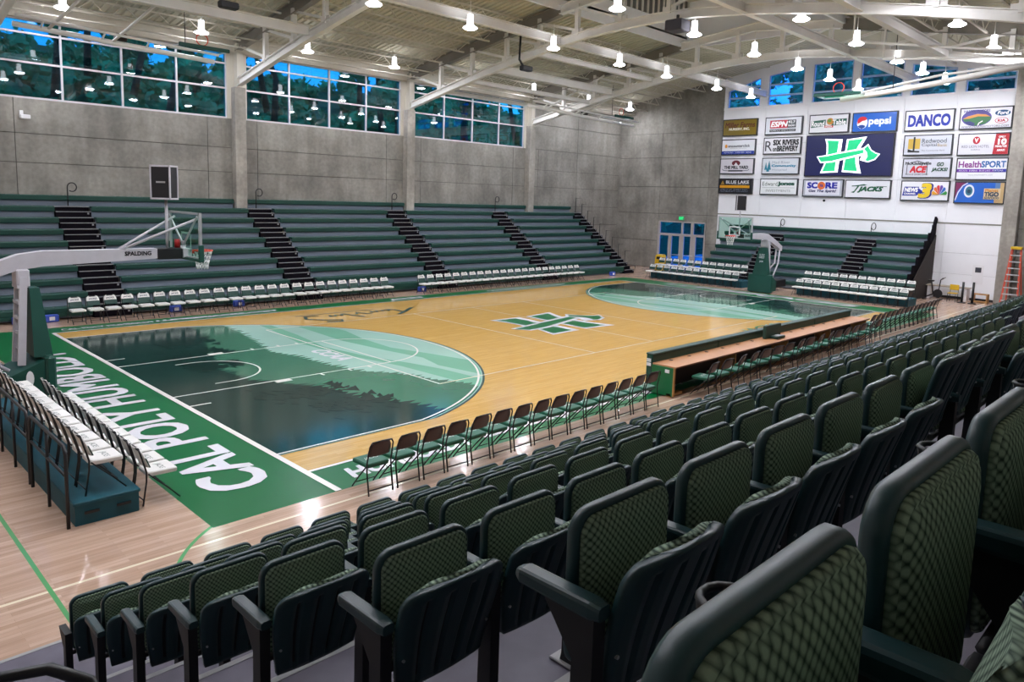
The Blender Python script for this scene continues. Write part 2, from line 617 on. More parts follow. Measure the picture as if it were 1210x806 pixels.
for sx, nm in ((-1, 'left'), (1, 'right')):
    layer('key_border', [region(0.06, sx)], 2 * H1, M_DKGREEN)
    layer('key_art', [region(0.0, sx)], 3 * H1, M_MINT)
    for k, (an, m, pts, jag, step, seed) in enumerate(ART):
        pol = ridge(pts, jag, step, seed + (20 if sx > 0 else 0))
        pol = [(-20.0, -7.5)] + pol + [(-20.0, 7.5)]
        pol = clip_region(pol)
        if sx > 0:
            pol = [(-x, -y) for x, y in pol]
        if pol:
            layer(an, [pol], (4 + k) * H1, m)
    # tree sprays standing in the dark water area
    sp = []
    r = random.Random(3)
    for (cx, cy, L) in ((-12.3, 2.2, 1.5), (-12.5, 0.6, 1.2), (-12.0, -3.2, 1.7), (-11.6, -4.6, 1.4), (-11.9, 4.0, 1.3)):
        for k in range(64):
            x = cx + r.uniform(-L, L) * 0.6
            y = cy + r.gauss(0, 0.35) * (1.2 - (x - cx + L) / (2 * L) * 0.7)
            l, w = r.uniform(0.15, 0.4), r.uniform(0.2, 0.5)
            sp.append([(x * (1 if sx < 0 else -1), y), ((x + l) * (1 if sx < 0 else -1), y + w / 2), ((x + l * 0.5) * (1 if sx < 0 else -1), y - w / 2)])
    sm = MB()
    for k, q in enumerate(sp):
        sm.poly(q, 11 * H1 + 0.000006 * k)
    stuff(ob('art_tree_sprays', sm.mesh('art_tree_sprays', M_TREE), floor))

LZ = 13 * H1
LCOUNT = [0]
def line(name, pts, w, m=M_LINEW, z=LZ):
    LCOUNT[0] += 1          # every line a hair above the one it crosses
    return layer(name, band(pts, w), z + (0.00003 if z >= LZ else 0.000002) * LCOUNT[0], m)
for s in (-1, 1):
    line('baseline', [(s * CL, -8.62), (s * CL, CW)], 0.11)
    line('sideline', [(-CL, s * CW), (CL, s * CW)], 0.07)
    line('lane_line', [(s * CL, -1.83), (s * 8.54, -1.83)], 0.05)
    line('lane_line', [(s * CL, 1.83), (s * 8.54, 1.83)], 0.05)
    line('free_throw_line', [(s * 8.54, -1.83), (s * 8.54, 1.83)], 0.05)
    line('free_throw_circle', arc(s * 8.54, 0, 1.83, -90 if s < 0 else 90, 90 if s < 0 else 270), 0.05)
    line('restricted_arc', [(s * 13.1, -1.22)] + arc(s * 12.755, 0, 1.22, -90 if s < 0 else 270, 90, 24) + [(s * 13.1, 1.22)], 0.05)
    ang = math.degrees(math.asin(6.55 / 6.75))
    tp = [(-CL, -6.55)] + arc(AX, 0, 6.75, -ang, ang, 60) + [(-CL, 6.55)]
    line('three_point_line', [(x if s < 0 else -x, y) for x, y in tp], 0.05)
    for y in (-2.74, 2.74):
        line('block_tick', [(s * CL, y), (s * (CL - 0.5), y)], 0.05)
    for y in (-1.83, 1.83):
        yy = y + math.copysign(0.1, y)
        layer('lane_block', [rect(*sorted((s * 11.95, s * 11.55)), yy - 0.1, yy + 0.1)], LZ, M_LINEW)
        for x in (10.7, 9.9, 9.3):
            layer('lane_tick', [rect(s * x - 0.03, s * x + 0.03, yy - 0.1, yy + 0.1)], LZ, M_LINEW)
    line('volleyball_end_line', [(s * 9, -4.5), (s * 9, 4.5)], 0.05)
    line('volleyball_side_line', [(-9, s * 4.5), (9, s * 4.5)], 0.05, M_LINEP)
    line('attack_line', [(s * 3, -4.5), (s * 3, 4.5)], 0.05, M_LINEP)
line('center_line', [(0, -4.5), (0, 4.5)], 0.05, M_LINEP)
line('cross_court_line', [(-24.5, -9.0), (22.5, -9.0)], 0.05, M_LINEP, H1 * 0.4)
line('green_cross_line', [(-18.26, -12), (-18.26, -4.6)], 0.05, M_LINEG, H1 * 0.5)
line('green_cross_arc', arc(-14.9, -10.6, 2.45, 113, 190, 20), 0.05, M_LINEG, H1 * 0.5)

# letters painted on the apron
def floor_text(s, x0, y0, ux, uy, L, Hh, m=M_PAINTW, bold=0.03, shear=0.0, z=LZ):
    """line of letters: origin, reading direction, length and letter height"""
    mb = MB()
    vx, vy = -uy, ux
    add_text(mb, s, lambda a, b, k: (x0 + ux * a * L + vx * b * Hh, y0 + uy * a * L + vy * b * Hh, z + 0.0003 * k), 0, bold, shear)
    return ob('lettering', mb.mesh('lettering', m), floor)
floor_text('CAL POLY HUMBOLDT', -14.84, -7.56, 0, 1, 12.2, 0.98, bold=0.035)
floor_text('LUMBERJACKS', 14.85, 5.1, 0, -1, 10.3, 0.85, bold=0.05, shear=0.15)
floor_text('HUMBOLDT', -13.85, -8.32, 1, 0, 2.6, 0.4, bold=0.06, shear=0.2)
floor_text('LUMBERJACKS', -10.9, -8.32, 1, 0, 3.8, 0.4, bold=0.06, shear=0.2)
floor_text('HUMBOLDT', -6.7, -8.32, 1, 0, 2.6, 0.4, bold=0.06, shear=0.2)
floor_text('CAL POLY HUMBOLDT', -14.0, 7.93, 1, 0, 2.75, 0.3, bold=0.04)
floor_text('LUMBERJACKS.COM', -11.2, 7.9, 1, 0, 4.3, 0.34, bold=0.06, shear=0.2)
floor_text('LUMBERJACKS.COM', 4.2, 7.9, 1, 0, 5.6, 0.34, bold=0.06, shear=0.2)
floor_text('JACKS', -1.6, 7.85, 1, 0, 1.7, 0.42, bold=0.06, shear=0.3)
floor_text('CCAA', -9.55, 0.75, 0, -1, 1.6, 0.46, bold=0.05, shear=0.25, z=LZ)
# signature on the boards by the far sideline (dark green pen strokes)
sg = MB()
def stroke(pts, w=0.15):
    for q in band(pts, w):
        sg.poly(q, LZ + 0.00004 * (len(sg.f) % 60))
stroke([(-6.95, 6.38), (-3.6, 6.3)], 0.07)
for (x, y, pts) in ((-6.7, 5.6, [(0.5, 0.45), (0, 0.5), (-0.2, 0.1), (0.3, -0.35), (0.75, -0.5), (0.6, -0.75), (0.1, -0.6)]),
                    (-5.9, 5.6, [(0, 0.1), (0.1, 0.35), (0.2, 0.1), (0.3, 0.35), (0.45, 0.1), (0.55, 0.35)]),
                    (-5.2, 5.5, [(0, 0.5), (0.15, 0), (0.3, -0.35)]), (-4.8, 5.6, [(0, 0.1), (0.2, 0.4), (0.35, 0.0), (0.5, -0.1)]),
                    (-4.1, 5.7, [(0, 0), (0.1, 0.3), (0.2, 0.0), (0.35, 0.3), (0.5, 0.05), (0.6, 0.3), (0.75, 0.05), (0.9, 0.3)]),
                    (-3.2, 5.6, [(-0.1, 0.4), (0.2, 0.2), (0.2, -0.3), (-0.3, -0.6), (0.3, -0.25), (1.1, 0.3)])):
    stroke([(x + a * 1.05, y - 0.1 + b * 1.25) for a, b in pts])
ob('signature', sg.mesh('signature', M_DKGREEN), floor)

# centre-court emblem: letter H crossed by an axe (coordinates read off the screen, centred)
HW_L = [(305, 308), (502, 318), (475, 660), (275, 668), (318, 560), (332, 450), (326, 370)]
HW_R = [(550, 320), (765, 298), (708, 400), (692, 480), (700, 570), (732, 672), (520, 655)]
HG_L = [(330, 326), (462, 333), (440, 645), (300, 650), (335, 560), (348, 450), (345, 370)]
HG_R = [(568, 333), (725, 318), (672, 400), (655, 480), (664, 570), (690, 648), (538, 640)]
AX_W = [(222, 492), (345, 476), (450, 456), (735, 412), (785, 372), (822, 432), (870, 462), (918, 476), (870, 535), (795, 560), (705, 535), (725, 490), (560, 522), (400, 557), (270, 562)]
AX_G = [(240, 500), (345, 490), (450, 470), (735, 430), (742, 465), (560, 505), (400, 541), (277, 548)]
AX_B = [(742, 425), (780, 390), (815, 440), (868, 472), (900, 482), (862, 526), (795, 546), (765, 540), (788, 500), (775, 455)]
def emblem(put, mb, zs, mats=(0, 1)):
    for k, (polys, mi) in enumerate((((HW_L, HW_R), mats[0]), ((HG_L, HG_R), mats[1]), ((AX_W,), mats[0]), ((AX_G, AX_B), mats[1]))):
        for p in polys:
            mb.add([put((x - 560) / 360, (488 - y) / 360, k * zs) for x, y in p], [tuple(range(len(p) - 1, -1, -1))], mi)
eb = MB()
emblem(lambda a, b, z: (0.25 + a * 2.66, -0.05 + b * 3.4, LZ + H1 + z), eb, H1)
ob('court_emblem', eb.mesh('court_emblem', M_PAINTW, M_PAINTG), floor)
# small green wordmark on the boards near the scorer's table
wb = MB()
add_text(wb, 'JACKS', lambda a, b, k: (4.2 + a * 2.6, -5.95 + b * 0.75, LZ + 0.0003 * k), 0, 0.02, 0.35)
ob('lettering', wb.mesh('lettering', M_PAINTG), floor)

# ---- long window wall --------------------------------------------------------------
PX = [-14.5, -5.0, 4.5, 14.0]
wall_n = struct(ob('wall_north', MB().box(LX, EX + 0.4, WY + 0.06, WY + 0.4, 0, 7.72).mesh('wall_north', mat('joint_grey', '#5a5752', 0.9))))  # plain dark grey backing, visible in the gaps between panels
zs = [0, 1.45, 2.85, 4.1, 5.33, 6.42, 7.72]
xs = [LX]
for p in PX:
    xs += [p - 1.35, p, p + 0.95]
xs += [18.8, EX + 0.3]
for a, b in zip(xs[:-1], xs[1:]):
    for c, d in zip(zs[:-1], zs[1:]):
        if d > 3.5:
            ob('concrete_panel', MB().box(a + 0.012, b - 0.012, WY, WY + 0.1, c + 0.012, d - 0.012).mesh('concrete_panel', M_CONC), wall_n)
ob('concrete_panel', MB().box(LX, EX, WY, WY + 0.1, 0, 2.83).mesh('concrete_panel', M_CONC), wall_n)
# solid concrete bay at the corner, above the sill line
for a, b in ((14.0, 18.8), (18.8, EX + 0.3)):
    for c, d in ((7.72, 9.3), (9.3, 11.6)):
        ob('concrete_panel', MB().box(a + 0.012, b - 0.012, WY, WY + 0.3, c + 0.012, d - 0.012).mesh('concrete_panel', M_CONC), wall_n)
for p in PX:
    ob('concrete_pillar', MB().bevbox(p - 0.26, p + 0.26, WY - 0.38, WY + 0.05, 0, 9.1, 0.02).mesh('concrete_pillar', M_PILLAR), wall_n)
    ob('steel_post', MB().box(p - 0.13, p + 0.13, WY - 0.36, WY - 0.02, 9.1, 11.0).mesh('steel_post', M_BEIGE), wall_n)
    ob('pillar_joint', MB().box(p - 0.45, p + 0.45, WY - 0.02, WY + 0.3, 7.72, 11.0).mesh('pillar_joint', M_BEIGE), wall_n)
ob('head_beam', MB().box(LX, EX, WY - 0.12, WY + 0.35, 10.62, 11.3).mesh('head_beam', M_BEIGE), wall_n)
for n, p in enumerate([-24.0] + PX[:3]):
    x0, x1 = p + 0.45, p + 9.05
    w = struct(ob('window_%d' % (n + 1), None))
    f = MB()
    for q in range(4):
        for za, zb in ((7.72, 9.05), (9.05, 10.12), (10.12, 10.62)):
            ob('pane', MB().box(x0 + (x1 - x0) * q / 4, x0 + (x1 - x0) * (q + 1) / 4, WY + 0.1, WY + 0.12, za, zb).mesh('pane', M_GLASSN), w)
    for z in (7.75, 9.05, 10.12, 10.6):
        f.box(x0, x1, WY + 0.04, WY + 0.16, z - 0.035, z + 0.035)
    ob('rail', f.mesh('rail', M_FRAMEW), w)
    for k in range(5):
        x = x0 + (x1 - x0) * (0.0 + k / 4)
        ob('mullion', MB().box(x - 0.035, x + 0.035, WY + 0.03, WY + 0.15, 7.72, 10.62).mesh('mullion', M_FRAMEW), w)

# ---- scoreboard wall -----------------------------------------------------------------
wall_e = struct(ob('wall_east', MB().box(EX + 0.08, EX + 0.4, NY, 7.8, 0, 10.6).box(EX + 0.08, EX + 0.4, 7.8, 11.55, 3.3, 10.6).box(EX + 0.08, EX + 0.4, 11.55, WY + 0.3, 0, 10.6).mesh('wall_east', MATS['joint_grey'])))
ez = [0, 1.9, 3.8, 5.65, 7.65, 9.3]
for y0, y1 in ((6.95, 7.75), (7.75, 11.55), (11.55, WY + 0.2)):
    for c, d in zip(ez[:-1], ez[1:]):
        if y0 == 7.75 and c < 3.3:
            if c > 0:
                ob('concrete_panel', MB().box(EX, EX + 0.12, y0 + 0.012, y1 - 0.012, 3.32, 3.79).mesh('concrete_panel', M_CONC), wall_e)
            continue
        ob('concrete_panel', MB().box(EX, EX + 0.12, y0 + 0.012, y1 - 0.012, c + 0.02, d - 0.012).mesh('concrete_panel', M_CONC), wall_e)
def gable(y0, y1, z0, name, m, x0=EX, x1=EX + 0.3):
    ys = [y0] + [y for y in (0.0,) if y0 < y < y1] + [y1]
    pts = [(y0, z0), (y1, z0)] + [(y, roof_z(y) + 0.1) for y in reversed(ys)]
    b = MB().loft([[(x0, a, c) for a, c in pts], [(x1, a, c) for a, c in pts]])
    return ob(name, b.mesh(name, m), wall_e)
gable(6.95, WY + 0.3, 9.312, 'concrete_panel', M_CONC)
gable(NY, -9.85, 9.312, 'concrete_panel', M_CONC)
for c, d in zip(ez[:-1], ez[1:]):
    ob('concrete_panel', MB().box(EX, EX + 0.12, NY, -9.86, c + 0.012, d - 0.012).mesh('concrete_panel', M_CONC), wall_e)
ob('concrete_pillar', MB().bevbox(EX - 0.45, EX + 0.2, -9.85, -9.2, 0, 11.9, 0.02).mesh('concrete_pillar', M_PILLAR), wall_e)
wy = [-9.2, -6.55, -3.98, -1.29, 1.4, 4.05, 6.95]
for a, b in zip(wy[:-1], wy[1:]):
    for c, d in ((0.1, 1.3), (1.3, 2.4), (2.4, 3.95), (3.95, 6.2), (6.2, 8.4), (8.4, 10.62)):
        ob('wall_panel', MB().box(EX, EX + 0.1, a + 0.006, b - 0.006, c + 0.006, d - 0.006).mesh('wall_panel', M_WHITEWALL), wall_e)
ob('rail_trim', MB().box(EX - 0.02, EX + 0.05, -9.2, 6.95, 3.92, 3.99).mesh('rail_trim', mat('trim_grey', '#8a877f', 0.6)), wall_e)
struct(ob('baseboard_east', MB().box(EX - 0.02, EX + 0.1, -9.2, 6.95, 0, 0.12).mesh('baseboard_east', M_BLACK)))
struct(ob('baseboard_north', MB().box(18.9, EX, WY - 0.02, WY + 0.05, 0, 0.12).mesh('baseboard_north', M_BLACK)))
WIN = [(6.72, 4.51, 11.75, 12.45), (4.0, 1.75, 12.5, 12.85), (1.23, -1.08, 12.9, 12.95), (-1.5, -3.8, 12.85, 12.6), (-4.19, -6.41, 12.4, 12.0), (-6.84, -9.08, 11.9, 11.55)]
for n, (ya, yb, za, zb) in enumerate(WIN):
    w = struct(ob('window_%d' % (n + 5), None))
    z0 = 10.72
    def cut(pts, z, keep_above):
        out = []
        for (y0_, z0_), (y1_, z1_) in zip(pts, pts[1:] + pts[:1]):
            i0, i1 = (z0_ >= z) == keep_above, (z1_ >= z) == keep_above
            if i0:
                out.append((y0_, z0_))
            if i0 != i1:
                t_ = (z - z0_) / (z1_ - z0_)
                out.append((y0_ + t_ * (y1_ - y0_), z))
        return out
    lv_ = [z0, 11.3, 11.95, 20]
    for lo_, hi_ in zip(lv_[:-1], lv_[1:]):
        pl = cut(cut([(ya, z0), (yb, z0), (yb, zb), (ya, za)], lo_, True), hi_, False)
        if len(pl) > 2:
            ob('pane', MB().loft([[(EX + 0.14, y, z) for y, z in pl], [(EX + 0.12, y, z) for y, z in pl]]).mesh('pane', M_GLASSE), w)
    fr = MB()
    fr.beam((EX + 0.1, ya, z0), (EX + 0.1, ya, za), 0.16, 0.12)
    fr.beam((EX + 0.1, yb, z0), (EX + 0.1, yb, zb), 0.16, 0.06)
    fr.beam((EX + 0.1, ya, z0), (EX + 0.1, yb, z0), 0.14, 0.06)
    fr.beam((EX + 0.1, ya, za), (EX + 0.1, yb, zb), 0.14, 0.06)
    ob('window_frame', fr.mesh('window_frame', mat('frame_blue_white', '#a9bfdc', 0.4)), w)
    for zz in (11.3, 11.95):
        if zz < max(za, zb) - 0.2:
            e0 = ya if za > zz else yb + (ya - yb) * 0.6
            e1 = yb if zb > zz else ya + (yb - ya) * 0.6
            ob('mullion', MB().box(EX + 0.05, EX + 0.17, min(e0, e1), max(e0, e1), zz - 0.05, zz + 0.05).mesh('mullion', MATS['frame_blue_white']), w)
# white posts between and wall over these windows
ys = [6.95, 6.72] + [v for w in WIN for v in (w[1],)]
for k, w in enumerate(WIN):
    y1 = WIN[k + 1][0] if k < 5 else -9.2
    ob('wall_post', MB().box(EX, EX + 0.3, y1, w[1], 10.6, min(roof_z(y1), roof_z(w[1]))).mesh('wall_post', M_WHITEWALL), wall_e)
    ya, yb, za, zb = w
    pts = [(ya, za), (yb, zb)] + [(yb, roof_z(yb) + 0.1)] + ([(0, roof_z(0) + 0.1)] if yb < 0 < ya else []) + [(ya, roof_z(ya) + 0.1)]
    ob('wall_head', MB().loft([[(EX, a, c) for a, c in pts], [(EX + 0.3, a, c) for a, c in pts]]).mesh('wall_head', M_WHITEWALL), wall_e)
ob('wall_post', MB().box(EX, EX + 0.3, 6.72, 6.95, 10.6, 12.6).mesh('wall_post', M_WHITEWALL), wall_e)
ob('sill', MB().box(EX - 0.03, EX + 0.3, -9.2, 6.95, 10.58, 10.72).mesh('sill', M_WHITEWALL), wall_e)

# double glass doors in the corner bay
door = struct(ob('door_1', None))
D0, D1, DT = 11.5, 7.85, 3.28
for ya, yb, za, zb in ((D0, 9.6, 2.4, DT), (9.6, 8.82, 2.4, DT), (8.82, D1, 2.4, DT), (D0, 10.55, 0, 2.4), (10.55, 9.62, 0, 2.4), (9.62, 8.72, 0, 2.4), (8.72, D1, 0, 2.4)):
    ob('pane', MB().box(EX + 0.1, EX + 0.12, yb, ya, za, zb).mesh('pane', M_GLASSE), door)
fr = MB()
for y, w in ((D0, 0.2), (9.6, 0.14), (8.82, 0.2), (D1, 0.06)):
    fr.box(EX + 0.02, EX + 0.16, y - w / 2, y + w / 2, 2.45, DT)
for y, w in ((D0, 0.2), (10.55, 0.26), (9.62, 0.34), (8.72, 0.4), (D1, 0.1)):
    fr.box(EX + 0.02, EX + 0.16, y - w / 2, y + w / 2, 0, 2.45)
for z, h in ((2.4, 0.16), (DT, 0.08)):
    fr.box(EX + 0.0, EX + 0.17, D1, D0, z - h / 2, z + h / 2)
ob('door_frame', fr.mesh('door_frame', mat('door_frame_grey', '#b3aead', 0.5)), door)
for y in (9.0, 9.95, 8.1):
    ob('push_bar', MB().tube([(EX - 0.05, y - 0.35, 1.02), (EX - 0.05, y + 0.35, 1.02)], 0.025).mesh('push_bar', M_ALU), door)

# walls behind and beside the viewer
struct(ob('wall_south', MB().box(LX, EX + 0.4, NY - 0.3, NY, 0, 11.1).mesh('wall_south', M_WARM)))
struct(ob('wall_west', MB().box(LX - 0.3, LX, NY, WY + 0.3, 0, 13.9).mesh('wall_west', M_WARM)))

# ---- ceiling: deck, clerestory monitor, trusses, joists -------------------------------
ceil = struct(ob('ceiling', None))
MX0, MX1, MY = -22.0, 14.6, 4.2
def deck_strip(x0, x1, ys_):
    b = MB()
    prof = []
    x = x0
    while x < x1 - 0.001:
        prof += [(x, 0.0), (x + 0.12, 0.0), (x + 0.15, 0.06), (x + 0.27, 0.06)]
        x += 0.30
    prof.append((x1, 0.0))
    n = len(prof)
    v = []
    for y in ys_:
        v += [(px, y, roof_z(y) + pz) for px, pz in prof]
    f = []
    for k in range(len(ys_) - 1):
        for i in range(n - 1):
            f.append((k * n + i, (k + 1) * n + i, (k + 1) * n + i + 1, k * n + i + 1))
    b.add(v, f)
    # weathertight skin above the ribs
    for y0, y1 in zip(ys_[:-1], ys_[1:]):
        z0, z1 = roof_z(y0) + 0.1, roof_z(y1) + 0.1
        w = [(x0, y0, z0), (x1, y0, z0), (x1, y1, z1), (x0, y1, z1)]
        b.add(w + [(a, c, d + 0.1) for a, c, d in w], [(0, 1, 2, 3), (7, 6, 5, 4), (0, 4, 5, 1), (2, 6, 7, 3), (1, 5, 6, 2), (3, 7, 4, 0)])
    return b.mesh('roof_deck', M_DECK)
ob('roof_deck', deck_strip(LX, EX + 0.4, [MY, WY + 0.4]), ceil)
ob('roof_deck', deck_strip(LX, EX + 0.4, [-WY, -MY]), ceil)
ob('roof_deck', deck_strip(LX, EX + 0.4, [NY - 0.3, -WY]), ceil)
ob('roof_deck', deck_strip(MX1, EX + 0.4, [-MY, 0, MY]), ceil)
ob('roof_deck', deck_strip(LX, MX0, [-MY, 0, MY]), ceil)
zr = roof_z(MY)
for s in (-1, 1):
    ob('monitor_wall', MB().box(MX0, MX1, min(s * MY, s * (MY + 0.12)), max(s * MY, s * (MY + 0.12)), zr - 0.35, zr + 0.75).mesh('monitor_wall', M_WHITEWALL), ceil)
    lv = MB()
    x = MX0
    while x < MX1:
        lv.box(x, x + 0.05, s * MY - 0.06, s * MY + 0.06, zr + 0.75, zr + 2.0)
        x += 0.45
    stuff(ob('louver_posts', lv.mesh('louver_posts', M_STEEL), ceil))
    ob('louver_panel', MB().box(MX0, MX1, s * (MY + 0.05) - 0.01, s * (MY + 0.05) + 0.01, zr + 0.75, zr + 2.0).mesh('louver_panel', mat('louver_grey', '#6f6c6a', 0.6)), ceil)
for x in (MX0, MX1):
    ob('monitor_end', MB().box(x - 0.06, x + 0.06, -MY - 0.12, MY + 0.12, zr - 0.35, zr + 2.0).mesh('monitor_end', M_WHITEWALL), ceil)
ob('monitor_roof', MB().box(MX0, MX1, -MY - 0.2, MY + 0.2, zr + 2.0, zr + 2.15).mesh('monitor_roof', M_DECK), ceil)

CH = [(15.0, 9.3), (12.1, 9.89), (9.2, 10.47), (6.6, 10.92), (4.1, 11.33), (2.5, 11.52), (0.8, 11.62), (-0.9, 11.66), (-2.6, 11.6), (-4.6, 11.42), (-6.4, 11.18), (-8.1, 10.94), (-10.5, 10.5), (-13.0, 9.98), (-15.15, 9.5)]
def chord_z(y):
    for (y0, z0), (y1, z1) in zip(CH[:-1], CH[1:]):
        if y1 <= y <= y0:
            return z0 + (z1 - z0) * (y0 - y) / (y0 - y1)
    return CH[0][1] if y > 0 else CH[-1][1]
truss0 = ob('roof_truss', None, ceil, (PX[0], 0, 0))
tb = MB().ibeam([(0, y, z) for y, z in CH], 0.24, 0.34, 0.035)
ob('bottom_chord', tb.mesh('bottom_chord', M_STEEL), truss0)
for s in (-1, 1):
    tb = MB().ibeam([(0, s * 15.1, roof_z(15.1) - 0.35), (0, s * MY, roof_z(MY) - 0.35)], 0.26, 0.5, 0.04)
    ob('top_chord', tb.mesh('top_chord', M_GREYSTEEL), truss0)
tb = MB().ibeam([(0, MY, zr - 0.35), (0, 0, zr + 0.1), (0, -MY, zr - 0.35)], 0.26, 0.4, 0.04)
ob('ridge_chord', tb.mesh('ridge_chord', M_STEEL), truss0)
SY = [12.3, 9.9, 7.5, 5.4, 3.2, 0.9, -1.4, -3.7, -6.0, -8.4, -10.8, -13.0]
for i, y in enumerate(SY):
    zt = roof_z(y) - 0.35 if abs(y) > MY else zr - 0.35 + 0.45 * (1 - abs(y) / MY)
    ob('strut', MB().box(-0.09, 0.09, y - 0.09, y + 0.09, chord_z(y) + 0.1, zt).mesh('strut', M_STEEL), truss0)
    ob('gusset', MB().box(-0.03, 0.03, y - 0.3, y + 0.3, chord_z(y) + 0.1, chord_z(y) + 0.36).mesh('gusset', M_STEEL), truss0)
    y2 = y + (2.3 if y > 0.5 else -2.3)
    if abs(y2) < 15:
        zt2 = roof_z(y2) - 0.5 if abs(y2) > MY else zr - 0.4
        if y > 0.5:
            a, b2 = (0, y - 0.15, chord_z(y) + 0.25), (0, y2, zt2)
        else:
            a, b2 = (0, y + 0.15, chord_z(y) + 0.25), (0, y2, zt2)
        ob('diagonal', MB().beam(a, b2, 0.1, 0.1).mesh('diagonal', M_STEEL), truss0)
for x in PX[1:]:
    t = truss0.copy()
    COL.objects.link(t)
    t.location = (x, 0, 0)
    for ch in [c for c in bpy.data.objects if c.parent == truss0]:
        c = ch.copy()
        COL.objects.link(c)
        c.parent = t
bays = [LX] + PX + [EX]
for y, z, h, spans in ((4.1, 11.4, 0.36, (1, 2, 3, 4)), (-4.6, 11.45, 0.36, (0, 1, 2, 3, 4)), (8.6, 10.72, 0.36, (1, 3)), (-8.6, 10.9, 0.36, (1, 2, 3)), (5.9, 11.15, 0.24, (3,)), (12.6, 9.95, 0.2, (3,)), (10.2, 10.25, 0.2, (3,))):
    for k in spans:
        ob('purlin_beam', MB().ibeam([(bays[k] + 0.1, y, z), (bays[k + 1] - 0.1, y, z)], 0.24, h, 0.035).mesh('purlin_beam', M_STEEL), ceil)
for k, x in enumerate(bays[:-1]):
    L = bays[k + 1] - x
    jm = MB()
    jm.beam((0.15, 0, -0.12), (L - 0.15, 0, -0.12), 0.09, 0.06)
    jm.beam((0.5, 0, -0.6), (L - 0.5, 0, -0.6), 0.09, 0.06)
    n = int(L / 0.6)
    for i in range(n):
        xa, xb = 0.3 + (L - 0.6) * i / n, 0.3 + (L - 0.6) * (i + 1) / n
        jm.beam((xa, 0, -0.12 if i % 2 else -0.6), (xb, 0, -0.6 if i % 2 else -0.12), 0.03, 0.03)
    jmesh = jm.mesh('bar_joist', M_BEIGE)
    for y in (13.6, 11.8, 10.0, 8.2, 6.4, -6.4, -8.2, -10.0, -11.8, -13.6):
        ob('bar_joist', jmesh, ceil, (x, y, roof_z(y)))
for y in (14.0, 12.9, -12.9):
    ob('sprinkler_pipe', MB().tube([(LX, y, roof_z(y) - 0.75), (EX, y, roof_z(y) - 0.75)], 0.035).mesh('sprinkler_pipe', M_BEIGE), ceil)

# ---- outside: wooded slope seen through the glass ---------------------------------------
hill = struct(ob('ground_outside', MB().box(-90, 120, -60, 120, -0.6, -0.35).mesh('ground_outside', mat('paving_outside', '#8d98a4', 0.8))))
sl = MB()
ny, nx = 14, 40
vv = []
for j in range(ny):
    for i in range(nx):
        x = -60 + 150 * i / (nx - 1)
        y = 20 + 30 * j / (ny - 1)
        vv.append((x, y, 2 + 13 * (j / (ny - 1)) ** 0.9 + rnd.uniform(-0.4, 0.4) if j else -0.4))
sl.add(vv, [(j * nx + i, j * nx + i + 1, (j + 1) * nx + i + 1, (j + 1) * nx + i) for j in range(ny - 1) for i in range(nx - 1)])
vv = []
for j in range(ny):
    for i in range(nx):
        y = -50 + 70 * i / (nx - 1)
        x = 44 + 26 * j / (ny - 1)
        vv.append((x, y, 1 + 21 * (j / (ny - 1)) + rnd.uniform(-0.4, 0.4) if j else -0.4))
sl.add(vv, [(j * nx + i, (j + 1) * nx + i, (j + 1) * nx + i + 1, j * nx + i + 1) for j in range(ny - 1) for i in range(nx - 1)])
ob('terrain_slope', sl.mesh('terrain_slope', M_HILL), hill)
fb = MB()
T = (1 + 5 ** 0.5) / 2
ICO_V = [Vector(v).normalized() for v in ((-1, T, 0), (1, T, 0), (-1, -T, 0), (1, -T, 0), (0, -1, T), (0, 1, T), (0, -1, -T), (0, 1, -T), (T, 0, -1), (T, 0, 1), (-T, 0, -1), (-T, 0, 1))]
ICO_F = [(0, 11, 5), (0, 5, 1), (0, 1, 7), (0, 7, 10), (0, 10, 11), (1, 5, 9), (5, 11, 4), (11, 10, 2), (10, 7, 6), (7, 1, 8), (3, 9, 4), (3, 4, 2), (3, 2, 6), (3, 6, 8), (3, 8, 9), (4, 9, 5), (2, 4, 11), (6, 2, 10), (8, 6, 7), (9, 8, 1)]
def leaf_clump(x, y, z, r):
    for k in range(70):
        d = Vector((rnd.gauss(0, 1), rnd.gauss(0, 1), rnd.gauss(0, 1))).normalized() * r * rnd.uniform(0.75, 1.05)
        c = Vector((x, y, z)) + d
        a = Vector((rnd.gauss(0, 1), rnd.gauss(0, 1), rnd.gauss(0, 1))).normalized() * r * 0.28
        b = Vector((rnd.gauss(0, 1), rnd.gauss(0, 1), rnd.gauss(0, 1))).normalized() * r * 0.2
        fb.add([c - a, c + b, c + a, c - b], [(0, 1, 2, 3)])
    fb.add([Vector((x, y, z)) + v * r * 0.82 for v in ICO_V], ICO_F)
for k in range(560):
    t = rnd.random()
    x, y = rnd.uniform(-40, 78), 20.5 + 28 * t
    leaf_clump(x, y, 2.4 + 12.2 * t ** 0.9 + rnd.uniform(0, 0.8), rnd.uniform(0.8, 1.6))
for k in range(420):
    t = rnd.random()
    leaf_clump(44.5 + 25 * t, rnd.uniform(-40, 32), 2 + 21 * t, rnd.uniform(0.8, 1.6))
trunks = MB()
for k in range(26):
    x, y = rnd.uniform(-35, 35), rnd.uniform(24, 40)
    z = 3 + 13 * ((y - 20) / 28)
    trunks.tube([(x, y, z), (x + rnd.uniform(-1, 1), y, z + 4), (x + rnd.uniform(-2, 2), y, z + 9)], [0.25, 0.2, 0.12], 6)
    for q in range(4):
        leaf_clump(x + rnd.uniform(-2.2, 2.2), y + rnd.uniform(-1, 1), z + rnd.uniform(5, 9), rnd.uniform(0.7, 1.3))
fo = stuff(ob('hillside_foliage', fb.mesh('hillside_foliage', M_LEAF)))
tag(fo, 'dense green bushes and tree crowns on the slope outside the high windows', 'foliage')
stuff(ob('trunks', trunks.mesh('trunks', mat('bark', '#3a3029', 0.9)), fo))

